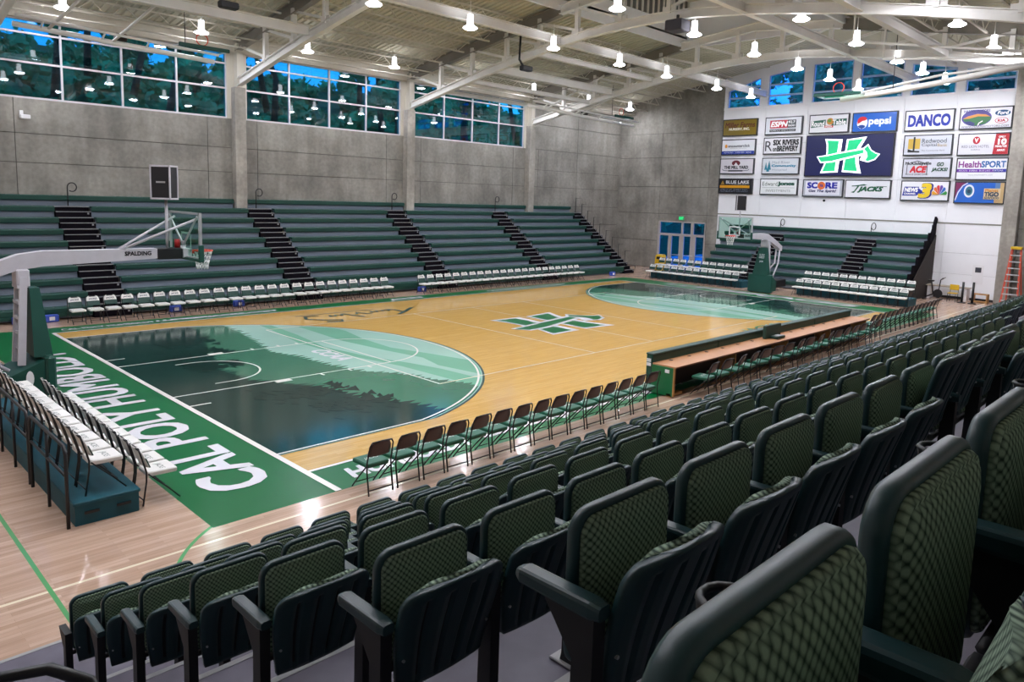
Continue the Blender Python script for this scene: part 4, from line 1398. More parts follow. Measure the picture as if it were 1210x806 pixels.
sign('wall_sign', 'olive gold sign with dark red lettering reading Miller Farms, top left', 6.88, 4.5, 9.98, 8.92, '#7d6a12', [
    ('t', 'Miller Farms', 0.05, 0.5, 0.9, 0.34, {'b': 0.03, 's': 0.15}, '#5c1f12'), ('t', 'NURSERY, INC.', 0.18, 0.3, 0.62, 0.17, B2, '#e8e3cf')])
sign('wall_sign', 'white sign with red and black sports radio logo, top row', 3.98, 1.62, 9.97, 8.9, '#dfe2e8', [
    ('r', 0.12, 0.35, 0.62, 0.85, '#c1213a'), ('r', 0.62, 0.35, 0.86, 0.85, '#2b2f36'), ('r', 0.12, 0.12, 0.86, 0.28, '#2b2f36'),
    ('t', 'ESPN', 0.15, 0.44, 0.44, 0.32, SL, '#ffffff'), ('t', '92.7', 0.65, 0.63, 0.18, 0.15, B1, '#ffffff'), ('t', 'RADIO', 0.65, 0.43, 0.18, 0.12, B1, '#ffffff'),
    ('t', 'HUMBOLDT SPORTS RADIO', 0.15, 0.155, 0.68, 0.09, NO, '#e8e8e8')])
sign('wall_sign', 'white sign with green pizza ribbon reading Round Table', 1.2, -1.12, 9.97, 8.88, '#e6e6ea', [
    ('p', [(0.03, 0.28), (0.42, 0.36), (0.42, 0.74), (0.03, 0.68)], '#1c5f4d'), ('p', [(0.58, 0.36), (0.97, 0.42), (0.97, 0.76), (0.58, 0.74)], '#1c5f4d'),
    ('e', 0.54, 0.62, 0.09, 0.2, '#c98a2e'), ('e', 0.52, 0.66, 0.05, 0.1, '#5f8a2e'), ('r', 0.4, 0.26, 0.63, 0.38, '#c43a3a'),
    ('t', 'Round', 0.05, 0.36, 0.34, 0.3, B1, '#ffffff'), ('t', 'Table', 0.61, 0.42, 0.34, 0.28, B1, '#ffffff'), ('t', 'PIZZA', 0.43, 0.28, 0.17, 0.08, B1, '#ffffff')])
sign('wall_sign', 'bright blue soft drink sign with round red white and blue globe', -1.3, -3.72, 9.95, 8.84, '#0a5fc4', [
    ('e', 0.22, 0.48, 0.125, 0.34, '#f4f6fa'), ('p', [(0.1, 0.58), (0.115, 0.7), (0.16, 0.8), (0.22, 0.83), (0.29, 0.8), (0.335, 0.68), (0.28, 0.6), (0.22, 0.58), (0.16, 0.48), (0.11, 0.42)], '#d3202c'),
    ('p', [(0.115, 0.3), (0.18, 0.36), (0.24, 0.36), (0.3, 0.3), (0.28, 0.2), (0.22, 0.14), (0.16, 0.19)], '#0b3f8e'),
    ('t', 'pepsi', 0.38, 0.25, 0.5, 0.48, B1, '#e9f1fb')])
sign('wall_sign', 'white sign with large blue letters reading DANCO', -4.1, -6.52, 9.9, 8.8, '#eceaf0', [('t', 'DANCO', 0.06, 0.2, 0.88, 0.58, {'b': 0.06}, '#1d2fa0')])
sign('wall_sign', 'white car dealer sign with oval hill landscape, top right', -6.75, -9.12, 9.88, 8.78, '#dedee6', [
    ('e', 0.32, 0.52, 0.3, 0.42, '#4c3f8e'), ('p', [(0.05, 0.5), (0.15, 0.62), (0.33, 0.72), (0.5, 0.68), (0.6, 0.55), (0.45, 0.5), (0.2, 0.45)], '#d8893a'),
    ('p', [(0.04, 0.48), (0.18, 0.5), (0.35, 0.6), (0.61, 0.56), (0.6, 0.4), (0.5, 0.2), (0.3, 0.12), (0.12, 0.25)], '#2c6a3a'),
    ('p', [(0.08, 0.35), (0.2, 0.36), (0.3, 0.25), (0.28, 0.12), (0.18, 0.16)], '#27306a'), ('l', [(0.36, 0.12), (0.38, 0.25), (0.45, 0.35)], 0.05, '#e8e8e8'),
    ('t', 'HARPER MOTORS', 0.06, 0.8, 0.52, 0.13, B1, '#3b2f80'), ('t', 'WWW.HARPERMOTORS.COM', 0.03, 0.02, 0.94, 0.1, NO, '#333a44'),
    ('e', 0.83, 0.72, 0.15, 0.15, '#1d4f7a'), ('t', 'Ford', 0.73, 0.64, 0.2, 0.17, {'s': 0.2, 'b': 0.03}, '#ffffff'),
    ('e', 0.82, 0.34, 0.13, 0.15, '#b5384a'), ('e', 0.82, 0.34, 0.115, 0.125, '#e8e4ea'), ('t', 'KIA', 0.75, 0.28, 0.14, 0.12, B2, '#b0283c')])
sign('wall_sign', 'white sign with blue foot band and small orange mark, second row left', 6.9, 4.53, 8.72, 7.72, '#e6e8ee', [
    ('r', 0, 0, 1, 0.23, '#16389c'), ('e', 0.13, 0.58, 0.04, 0.13, '#e79a2a'), ('t', 'encounterclick', 0.2, 0.5, 0.66, 0.18, B1, '#6a6c74'),
    ('t', 'computer solutions', 0.26, 0.38, 0.5, 0.07, NO, '#9a9aa0'), ('t', 'NETWORKS   COMPUTERS   REPAIR', 0.08, 0.07, 0.84, 0.09, NO, '#dfe6ff')])
sign('wall_sign', 'white brewery sign with bold black letters, second row', 4.0, 1.6, 8.75, 7.72, '#e2e2e6', [
    ('t', 'R', 0.03, 0.16, 0.2, 0.66, NO, '#3a3a40'), ('t', 'SIX RIVERS', 0.26, 0.55, 0.7, 0.33, B2, '#1d1d22'), ('t', 'BREWERY', 0.38, 0.14, 0.57, 0.33, B2, '#1d1d22'), ('t', 'on', 0.26, 0.14, 0.1, 0.2, B2, '#1d1d22')])
sign('wall_sign', 'white tavern sign with dark maroon emblem above black lettering', 6.92, 4.55, 7.52, 6.52, '#dcd8e0', [
    ('e', 0.48, 0.72, 0.13, 0.2, '#6a2433'), ('p', [(0.4, 0.52), (0.48, 0.78), (0.56, 0.52)], '#e6e0e6'), ('t', 'THE MILL YARD', 0.12, 0.32, 0.74, 0.2, B2, '#22222a'),
    ('r', 0.25, 0.12, 0.7, 0.22, '#3a3a44'), ('l', [(0.06, 0.3), (0.1, 0.2), (0.25, 0.17)], 0.04, '#55576a'), ('l', [(0.9, 0.3), (0.86, 0.2), (0.7, 0.17)], 0.04, '#55576a')])
sign('wall_sign', 'pale hospital sign with teal redwood trees and blue lettering', 4.02, 1.62, 7.52, 6.5, '#d2d6dc', [
    ('p', [(0.06, 0.25), (0.1, 0.78), (0.14, 0.3), (0.19, 0.9), (0.25, 0.25), (0.2, 0.25), (0.2, 0.12), (0.12, 0.12), (0.12, 0.25)], '#2b7c92'),
    ('t', 'Mad River', 0.28, 0.66, 0.5, 0.17, NO, '#8c99a8'), ('t', 'Community', 0.27, 0.4, 0.67, 0.2, B1, '#2f86a6'), ('t', 'Hospital', 0.28, 0.14, 0.42, 0.18, NO, '#8c99a8')])
sign('wall_sign', 'black casino sign with orange bar, bottom row left', 6.95, 4.56, 6.25, 5.27, '#15151b', [
    ('p', [(0.05, 0.62), (0.11, 0.92), (0.17, 0.62)], '#9a7a32'), ('t', 'BLUE LAKE', 0.22, 0.68, 0.7, 0.22, B1, '#d8d8de'), ('t', 'CASINO HOTEL', 0.4, 0.59, 0.45, 0.05, NO, '#b8b8c0'),
    ('r', 0.03, 0.36, 0.95, 0.56, '#d6971a'), ('t', 'LIVE IT UP. EVERY DAY.', 0.05, 0.2, 0.86, 0.09, NO, '#8d95a8'), ('t', 'HUMBOLDT COUNTY', 0.05, 0.07, 0.86, 0.08, NO, '#8d95a8')])
sign('wall_sign', 'white investment firm sign with grey and green lettering, bottom row', 4.05, 1.62, 6.26, 5.25, '#eceef0', [
    ('t', 'Edward', 0.05, 0.56, 0.42, 0.27, NO, '#4a5a54'), ('t', 'Jones', 0.49, 0.54, 0.44, 0.29, B2, '#1e5443'), ('r', 0.05, 0.42, 0.95, 0.44, '#8a8f92'), ('t', 'INVESTMENTS', 0.16, 0.14, 0.68, 0.17, NO, '#8f9496')])
sign('wall_sign', 'grey and white sign reading SCORE with orange ball, under the screen', 1.3, -1.1, 6.22, 5.18, '#b9bcc6', [
    ('r', 0.05, 0.08, 0.95, 0.94, '#e9e8f2'), ('t', 'SC', 0.11, 0.5, 0.25, 0.35, B2, '#1d1f9e'), ('e', 0.47, 0.66, 0.1, 0.25, '#de6a2c'), ('t', '76', 0.43, 0.58, 0.08, 0.16, B1, '#1d2f8e'),
    ('t', 'RE', 0.59, 0.5, 0.28, 0.35, B2, '#1d1f9e'), ('t', 'Get The Spirit!', 0.14, 0.2, 0.7, 0.2, {'b': 0.04, 's': 0.2}, '#23235e')])
sign('wall_sign', 'white sign with slanted dark green wordmark reading JACKS', -1.2, -3.7, 6.2, 5.15, '#e2e2e8', [
    ('p', [(0.12, 0.3), (0.2, 0.26), (0.32, 0.7), (0.5, 0.74), (0.42, 0.8), (0.14, 0.68), (0.27, 0.66), (0.2, 0.38)], '#1d5a40'), ('t', 'JACKS', 0.28, 0.3, 0.52, 0.34, {'b': 0.06, 's': 0.35}, '#1d5a40'), ('l', [(0.14, 0.68), (0.45, 0.74)], 0.05, '#1d5a40'), ('l', [(0.7, 0.66), (0.94, 0.66)], 0.03, '#1d5a40')])
sign('wall_sign', 'pale bank sign with gold square and black redwood trunk', -4.15, -6.55, 8.6, 7.5, '#c9ccd6', [
    ('r', 0.08, 0.3, 0.34, 0.85, '#c9a53e'), ('r', 0.19, 0.2, 0.23, 0.95, '#222222'), ('p', [(0.08, 0.12), (0.08, 0.3), (0.2, 0.2), (0.34, 0.18), (0.34, 0.1)], '#222222'),
    ('t', 'Redwood', 0.38, 0.6, 0.52, 0.24, NO, '#3f4654'), ('t', 'Capital', 0.38, 0.38, 0.32, 0.2, NO, '#3f4654'), ('t', 'Bank', 0.72, 0.4, 0.2, 0.16, NO, '#b8a070'), ('t', 'The Community Bank', 0.38, 0.14, 0.5, 0.1, NO, '#6a7080')])
sign('wall_sign', 'white hotel sign with red right end reading 10 minutes away', -6.78, -9.12, 8.58, 7.45, '#d9d8e2', [
    ('p', [(0.7, 0), (1, 0), (1, 1), (0.74, 1)], '#b3162a'), ('e', 0.36, 0.7, 0.075, 0.19, '#b3162a'), ('t', 'V', 0.325, 0.6, 0.07, 0.2, B1, '#ffffff'), ('t', 'RED LION HOTEL', 0.07, 0.33, 0.56, 0.13, NO, '#6b6470'),
    ('t', 'EUREKA', 0.27, 0.2, 0.18, 0.07, NO, '#6b6470'), ('t', 'ONLY', 0.8, 0.8, 0.13, 0.09, B1, '#ffffff'), ('t', '10', 0.8, 0.48, 0.15, 0.26, B2, '#ffffff'), ('t', 'MINUTES', 0.75, 0.33, 0.22, 0.1, B1, '#ffffff'), ('t', 'AWAY!', 0.79, 0.14, 0.15, 0.1, B1, '#ffffff')])
sign('wall_sign', 'grey white hardware sign with slanted red ACE letters', -4.2, -6.6, 7.37, 6.3, '#cfd0da', [
    ('l', [(0.08, 0.12), (0.08, 0.72), (0.3, 0.9), (0.52, 0.72), (0.52, 0.12)], 0.04, '#4a4a50'), ('t', 'McKinleyville', 0.04, 0.64, 0.56, 0.2, B1, '#3c3c42'), ('t', 'ACE', 0.15, 0.26, 0.33, 0.34, {'b': 0.07, 's': 0.2}, '#cc1f2f'),
    ('t', 'Home & Garden Center', 0.06, 0.1, 0.5, 0.12, NO, '#3c3c42'), ('p', [(0.72, 0.62), (0.74, 0.62), (0.74, 0.64), (0.72, 0.64)], '#27503c'), ('t', 'GO', 0.72, 0.6, 0.14, 0.2, {'b': 0.05, 's': 0.2}, '#27503c'), ('t', 'JACKS!', 0.62, 0.28, 0.32, 0.22, {'b': 0.05, 's': 0.2}, '#27503c')])
sign('wall_sign', 'white fitness club sign with purple band', -6.82, -9.15, 7.34, 6.2, '#e8e8ee', [
    ('t', 'Health', 0.03, 0.58, 0.46, 0.3, B1, '#8a3c8a'), ('t', 'SPORT', 0.5, 0.58, 0.48, 0.3, B1, '#2565a8'), ('r', 0, 0.34, 0.75, 0.5, '#6a2fa0'), ('r', 0.75, 0.34, 1, 0.5, '#2b2f9c'),
    ('t', 'ARCATA   EUREKA   BLUE LAKE   FORTUNA', 0.04, 0.38, 0.9, 0.08, NO, '#e4dcf4'), ('t', 'www.healthsport.com', 0.24, 0.16, 0.5, 0.08, NO, '#8a8a94')])
pk = [('p', [(0.83 + 0.1 * math.cos(a) * 0.15, 0.3), (0.83 + 0.145 * math.cos(a - 0.22), 0.3 + 0.48 * math.sin(a - 0.22)), (0.83 + 0.165 * math.cos(a), 0.3 + 0.54 * math.sin(a)), (0.83 + 0.145 * math.cos(a + 0.22), 0.3 + 0.48 * math.sin(a + 0.22))], c)
      for a, c in zip([math.radians(q) for q in (12, 45, 75, 105, 135, 168)], ('#3f9a4a', '#2f6fc0', '#6a4aa8', '#c9333f', '#e0682a', '#e8a52a'))]
sign('wall_sign', 'white television news sign with yellow 3 and rainbow feathers', -4.22, -6.62, 6.17, 5.08, '#e9e8ee', [
    ('p', [(0.02, 0.22), (0.34, 0.22), (0.38, 0.72), (0.06, 0.72)], '#20309a'), ('p', [(0.32, 0.22), (0.5, 0.42), (0.36, 0.66)], '#20309a'), ('t', 'NEWS', 0.07, 0.44, 0.28, 0.22, {'b': 0.06, 's': 0.15}, '#ffffff'), ('t', 'CHANNEL', 0.06, 0.28, 0.26, 0.1, B1, '#ffffff'),
    ('t', '3', 0.4, 0.14, 0.2, 0.72, {'b': 0.1, 's': 0.2}, '#20208a'), ('t', '3', 0.39, 0.16, 0.19, 0.7, {'b': 0.07, 's': 0.2}, '#e8c61e')] + pk)
sign('wall_sign', 'blue cannery sign with round seal and tan right edge, bottom right', -6.85, -9.15, 6.13, 5.0, '#1f62c4', [
    ('p', [(0, 0.2), (0.05, 0.6), (0.14, 0.88), (0.22, 1), (0, 1)], '#7a1f55'), ('l', [(0.01, 0.1), (0.06, 0.5), (0.15, 0.85), (0.25, 0.99)], 0.05, '#dfe4f2'), ('r', 0.82, 0.0, 1, 1, '#c8a877'), ('r', 0.82, 0.55, 0.92, 1, '#5f84b8'),
    ('e', 0.29, 0.58, 0.11, 0.33, '#dfe6f0'), ('e', 0.29, 0.58, 0.075, 0.23, '#2d6f86'), ('e', 0.29, 0.56, 0.04, 0.1, '#123a52'), ('r', 0.6, 0.18, 0.94, 0.72, '#d9c39a'), ('t', 'Planet', 0.63, 0.55, 0.26, 0.14, B1, '#c9862a'), ('t', 'TIGO', 0.62, 0.33, 0.28, 0.2, B2, '#27415a'), ('t', 'SEAFOOD', 0.62, 0.2, 0.3, 0.1, B1, '#27415a')])
scr = sign('video_board', 'large dark video board showing a glowing green letter H crossed by an axe', 1.28, -3.68, 8.78, 6.38, '#0a1040', [], 'screen', '#1a1420', 0.16, EX, 0.6)
vb = MB()
emblem(lambda a, b, z: (-0.185 - z, -(2.44 + a * 1.85), 1.18 + b * 1.98), vb, 0.004)
ob('screen_emblem', vb.mesh('screen_emblem', mat('screen_white', '#ffffff', 0.4, emit=('#eef4ff', 0.9)), mat('screen_green', '#12b877', 0.4, emit=('#10a86c', 0.7))), scr)
for z in (0.86, 1.62):
    ob('panel_seam', MB().box(-0.176, -0.172, -4.9, -0.06, z - 0.004, z + 0.004).mesh('panel_seam', M_BLACK), scr)
# exit sign, notice, speaker, small lamp below the signs
ex = thing('exit_sign', 'small green exit sign above the glass doors', 'exit sign', (EX, 9.65, 3.4))
ob('case', MB().bevbox(-0.08, -0.002, -0.22, 0.22, 0, 0.28, 0.02).mesh('case', mat('exit_case', '#5fae7e', 0.4)), ex)
xt = MB()
add_text(xt, 'EXIT', lambda a, b, k: (-0.083 - 0.0003 * k, 0.16 - 0.32 * a, 0.06 + 0.16 * b), 0, 0.05)
ob('lettering', xt.mesh('lettering', mat('exit_green', '#18d070', 0.4, emit=('#18d070', 1.5))), ex)
nt2 = thing('wall_notice', 'white paper notice with dark heading on the white wall', 'notice', (EX, -8.05, 0.85))
ob('sheet', MB().box(-0.012, -0.001, -0.5, 0, 0, 1.0).mesh('sheet', M_PAPER), nt2)
ob('heading', MB().box(-0.016, -0.0125, -0.4, -0.12, 0.62, 0.88).mesh('heading', mat('heading_dark', '#3a3a44', 0.6)), nt2)
bb = thing('alarm_bell', 'small dark alarm bell below the SCORE sign', 'bell', (EX, -0.0, 4.98))
ob('dome', MB().lathe((0, 0, 0), [(0.0, 0.0), (0.07, 0.0), (0.07, 0.05), (0.03, 0.09), (0.0, 0.1)], 12).mesh('dome', M_BLACK), bb)
bb.rotation_euler = (0, -PI / 2, 0)
cm = thing('wall_camera', 'small white security camera on the concrete wall below the far left window', 'camera', (-13.32, WY, 6.95))
ob('mount', MB().bevbox(-0.06, 0.06, -0.1, -0.001, 0.0, 0.3, 0.01).mesh('mount', M_PAPER), cm)
ob('camera_body', MB().bevbox(-0.07, 0.25, -0.3, -0.1, -0.02, 0.14, 0.02).mesh('camera_body', M_PAPER), cm)

# ---- corner by the scoreboard wall: folding table, bike, posts, yellow chair, crate, ladder -----------
ft = thing('folding_table', 'pale folding table against the white wall, right of the end bleachers', 'table', (22.9, -7.2, 0))
ob('tabletop', MB().bevbox(-0.36, 0.36, -1.0, 1.0, 0.66, 0.7, 0.01).mesh('tabletop', mat('table_beige', '#a39683', 0.5)), ft)
for y in (-0.85, 0.85):
    ob('leg_panel', MB().bevbox(-0.3, 0.3, y - 0.08, y + 0.08, 0, 0.66, 0.01).mesh('leg_panel', M_PAPER), ft)
bk = thing('exercise_bike', 'black exercise bike in front of the pale folding table', 'exercise bike', (21.95, -6.75, 0))
ob('frame', MB().tube([(0, 0.35, 0.12), (0, 0.0, 0.3), (0, -0.3, 0.12)], 0.04, 6).tube([(0, 0, 0.3), (0, 0.12, 0.95)], 0.035, 6).mesh('frame', M_BLACK), bk)
ob('flywheel', MB().loft([[(s, -0.22 + 0.22 * math.cos(a), 0.34 + 0.22 * math.sin(a)) for a in [2 * PI * k / 16 for k in range(16)]] for s in (-0.04, 0.04)]).mesh('flywheel', M_BLACK), bk)
ob('handlebar', MB().tube([(0, -0.25, 0.5), (0, -0.3, 1.05), (-0.05, -0.42, 1.15)], 0.028, 6).tube([(-0.22, -0.45, 1.18), (0, -0.38, 1.1), (0.22, -0.45, 1.18)], 0.02, 6).mesh('handlebar', M_BLACK), bk)
ob('saddle', MB().bevbox(-0.1, 0.1, 0.0, 0.28, 0.94, 1.02, 0.02).mesh('saddle', M_BLACK), bk)
for y in (0.4, -0.35):
    ob('foot_bar', MB().tube([(-0.28, y, 0.04), (0.28, y, 0.04)], 0.035, 6).mesh('foot_bar', M_BLACK), bk)
yc = thing('yellow_chair', 'yellow plastic chair in front of the pale folding table', 'chair', (21.95, -7.66, 0), PI / 2)
ob('seat', MB().bevbox(-0.21, 0.21, -0.2, 0.22, 0.42, 0.46, 0.015).mesh('seat', M_YELLOW), yc)
ob('backrest', MB().bevbox(-0.21, 0.21, -0.24, -0.2, 0.58, 0.86, 0.015).mesh('backrest', M_YELLOW), yc)
for sx in (-0.18, 0.18):
    ob('leg', MB().tube([(sx, 0.2, 0.42), (sx, 0.22, 0)], 0.013, 5).mesh('leg', M_BLACK), yc)
    ob('leg', MB().tube([(sx, -0.22, 0.85), (sx, -0.24, 0)], 0.013, 5).mesh('leg', M_BLACK), yc)
for k, (y, h) in enumerate(((-8.12, 1.02), (-8.58, 1.05))):
    po = thing('volleyball_post', 'black padded post standing %s the yellow chair' % ('right beside' if k == 0 else 'a little farther from'), 'post', (21.85, y, 0))
    ob('post_pad', MB().cyl((0, 0, 0.04), 0.055, 0.055, h, 12).mesh('post_pad', M_BLACKRUB), po)
    ob('base_plate', MB().cyl((0, 0, 0), 0.2, 0.18, 0.04, 16).mesh('base_plate', M_BLACK), po)
cr = thing('wooden_frame', 'low plywood frame on the floor left of the ladder', 'crate', (22.9, -8.72, 0))
for y in (-0.32, 0.3):
    ob('side_board', MB().box(-0.2, 0.2, y, y + 0.06, 0.0, 0.4).mesh('side_board', M_PLY), cr)
ob('top_board', MB().box(-0.2, 0.2, -0.32, 0.36, 0.4, 0.45).mesh('top_board', M_PLY), cr)
ob('bottom_board', MB().box(-0.2, 0.2, -0.26, 0.3, 0.02, 0.07).mesh('bottom_board', M_PLY), cr)
ld = thing('step_ladder', 'tall orange fibreglass step ladder beside the concrete pillar', 'ladder', (22.5, -10.1, 0))
def lp(s, f):
    return (0.0 - 0.55 * (1 - f), s * (0.36 - 0.17 * f), 2.85 * f)
for s in (-1, 1):
    ob('front_rail', MB().beam(lp(s, 0), lp(s, 1), 0.08, 0.04, 0, (1, 0, 0)).mesh('front_rail', M_ORANGE), ld)
    ob('rear_rail', MB().beam((0.55, s * 0.34, 0), (0.06, s * 0.17, 2.8), 0.06, 0.035, 0, (1, 0, 0)).mesh('rear_rail', M_ORANGE), ld)
for k in range(1, 9):
    a, b = lp(-1, k / 9), lp(1, k / 9)
    ob('step', MB().beam(a, b, 0.1, 0.05).mesh('step', M_ALU), ld)
ob('top_cap', MB().bevbox(-0.12, 0.14, -0.24, 0.24, 2.82, 2.96, 0.02).mesh('top_cap', M_YELLOW), ld)
# yellow cart by the doors, rolling rails
yb = thing('yellow_barrel', 'yellow cart with dark opening by the glass doors', 'cart', (21.9, 10.05, 0))
ob('body', MB().loft([[(-w, -w * 0.9, z), (w, -w * 0.9, z), (w, w * 0.9, z), (-w, w * 0.9, z)] for w, z in ((0.27, 0.0), (0.3, 0.6), (0.26, 1.02), (0.2, 1.1))]).mesh('body', M_YELLOW), yb)
ob('opening', MB().bevbox(-0.3, -0.26, -0.15, 0.15, 0.78, 0.95, 0.015).mesh('opening', M_BLACK), yb)
for k, (x, y, lab) in enumerate(((-14.75, 10.5, 'blue box on the floor under the bleachers at far left, left of the stanchion'), (-13.85, 10.5, 'blue box under the bleacher front beside the first white chair'), (1.4, 9.9, 'blue box on the floor in the gap between the two sideline chair rows'), (16.1, 9.85, 'blue box at the right end of the bleacher front'), (-9.9, 10.0, 'blue box behind the first sideline row, near its left third'), (-7.5, 10.0, 'blue box behind the first sideline row, near its middle'))):
    q = thing('blue_box', lab, 'box', (x, y - 0.62 if y > 10.2 else y - 0.22, 0), 0, 'blue boxes along the bleacher front')
    ob('box_body', MB().bevbox(-0.2, 0.2, -0.1, 0.1, 0, 0.24, 0.02).mesh('box_body', M_BLUE), q)
    ob('box_label', MB().box(-0.08, 0.08, -0.104, -0.1, 0.06, 0.18).mesh('box_label', M_PAPER), q)

# ---- ceiling-hung equipment -----------------------------------------------------------------------
def hung_goal(label, x0, x1, y, z, board_x, rim_side, ring_up):
    t = thing('ceiling_goal', label, 'basketball hoop', (x0, y, z))
    Lh = x1 - x0
    ob('mast', MB().tube([(0, 0, 0), (Lh, 0, -0.25)], 0.09, 10).mesh('mast', M_STEEL), t)
    ob('second_pipe', MB().tube([(0, -0.45, 0.22), (Lh, -0.45, -0.05)], 0.05, 8).mesh('second_pipe', M_STEEL), t)
    for f in (0.12, 0.4, 0.62):
        ob('cross_pipe', MB().tube([(Lh * f, 0, -0.25 * f), (Lh * f, -0.45, 0.22 - 0.27 * f)], 0.035, 6).mesh('cross_pipe', M_STEEL), t)
    for f, dx in ((0.15, 1.2), (0.45, 1.3)):
        ob('hanger', MB().tube([(Lh * f, 0, -0.25 * f), (Lh * f + dx, -3.2, 1.7)], 0.05, 8).mesh('hanger', M_STEEL), t)
    ob('winch', MB().bevbox(Lh * 0.5 - 0.25, Lh * 0.5 + 0.15, -0.18, 0.12, -0.02, 0.22, 0.03).mesh('winch', M_DKPANEL), t)
    bx_ = board_x - x0
    bd = ob('backboard', MB().box(bx_, bx_ + 1.83, -0.55, 0.5, 0.12, 0.135).mesh('backboard', M_GLASSB), t)
    ob('board_padding', MB().bevbox(bx_ - 0.04, bx_ + 1.87, -0.64, -0.55, 0.06, 0.2, 0.02).mesh('board_padding', M_PAD), bd)
    e = MB()
    e.box(bx_, bx_ + 1.83, 0.46, 0.52, 0.1, 0.15).box(bx_ - 0.02, bx_ + 0.03, -0.55, 0.52, 0.1, 0.15).box(bx_ + 1.8, bx_ + 1.85, -0.55, 0.52, 0.1, 0.15)
    ob('board_frame', e.mesh('board_frame', M_ALU), bd)
    xm = bx_ + 0.92
    rm = ob('rim', MB().tube([(xm + 0.22 * math.cos(a), -0.35, 0.45 + 0.22 * math.sin(a)) for a in [2 * PI * k / 20 for k in range(20)]], 0.02, 6, closed=True).mesh('rim', M_RIM), t)
    ob('cable', MB().tube([(xm - 0.5, 0, 0.1), (xm - 0.5, 0, 2.2)], 0.015, 5).mesh('cable', M_BLACK), t)
    return t
hung_goal('folded ceiling basketball goal in front of the far left window', -14.2, -7.6, 11.4, 9.72, -9.1, -1, True)
hung_goal('folded ceiling basketball goal by the concrete corner', 10.0, 19.9, 11.4, 9.72, 17.2, -1, True)
g3 = thing('ceiling_goal', 'folded ceiling basketball goal with long white mast in front of the gable windows', 'basketball hoop', (11.2, -5.5, 9.0))
ob('mast', MB().tube([(0, 0, 0), (0.1, -3.3, 0.35), (0, -6.7, 0.8)], 0.11, 10).mesh('mast', M_STEEL), g3)
ob('second_pipe', MB().tube([(0.5, -0.6, 0.3), (0.6, -3.5, 0.75), (0.1, -6.7, 0.85)], 0.05, 8).mesh('second_pipe', M_STEEL), g3)
for s, zz in ((0.0, 1.0), (0.7, 1.0)):
    ob('hanger', MB().tube([(s, -0.3 - 1.4 * s, 2.3 - s), (s, -6.7, 1.15)], 0.05, 8).mesh('hanger', M_STEEL), g3)
    ob('drop_pipe', MB().tube([(s, -0.3 - 1.4 * s, 2.3 - s), (s, -0.3 - 1.4 * s, 3.6)], 0.04, 8).mesh('drop_pipe', M_STEEL), g3)
ob('end_bracket', MB().bevbox(-0.2, 0.3, -6.95, -6.6, 0.6, 1.3, 0.04).mesh('end_bracket', M_STEEL), g3)
bd = ob('backboard', MB().box(-0.5, 0.5, -0.95, 0.88, 0.16, 0.175).mesh('backboard', M_GLASSB), g3)
ob('board_padding', MB().bevbox(-0.58, -0.5, -0.98, 0.92, 0.1, 0.24, 0.02).mesh('board_padding', M_PAD), bd)
ob('board_frame', MB().box(-0.5, 0.5, 0.85, 0.9, 0.13, 0.19).box(-0.5, 0.5, -0.97, -0.92, 0.13, 0.19).box(0.46, 0.52, -0.95, 0.88, 0.13, 0.19).mesh('board_frame', M_ALU), bd)
ob('rim', MB().tube([(-0.2, 0.05 + 0.22 * math.cos(a), 0.45 + 0.22 * math.sin(a)) for a in [2 * PI * k / 20 for k in range(20)]], 0.02, 6, closed=True).mesh('rim', M_RIM), g3)
ob('cable', MB().tube([(0.0, -2.0, 0.3), (0.0, -2.0, 2.4)], 0.015, 5).mesh('cable', M_BLACK), g3)
sb = thing('hung_speaker', 'dark grey speaker box hung under the middle roof truss', 'speaker', (4.2, -2.0, 10.95))
ob('speaker_case', MB().bevbox(-0.32, 0.32, -0.36, 0.36, 0.0, 0.4, 0.03).mesh('speaker_case', mat('speaker_grey', '#3a3942', 0.6)), sb)
ob('bracket', MB().box(-0.04, 0.04, -0.04, 0.04, 0.4, 0.6).mesh('bracket', M_BLACK), sb)
for x, y, z, lab in ((4.2, 5.9, 10.35, 'black projector hung between the middle and right window bays'), (-9.3, 6.2, 10.45, 'black projector hung above the far left window bay')):
    pj = thing('projector', lab, 'projector', (x, y, z))
    ob('case', MB().bevbox(-0.3, 0.3, -0.15, 0.15, -0.1, 0.12, 0.03).mesh('case', M_BLACKRUB), pj)
    ob('arm', MB().tube([(-0.2, 0, 0.1), (-0.45, 0.0, 0.35), (-0.4, 0.0, 1.5)], 0.05, 6).mesh('arm', M_BLACKRUB), pj)
    ob('lens', MB().cyl((0.3, 0, 0), 0.06, 0.06, 0.06, 10).mesh('lens', M_BLACK), pj)

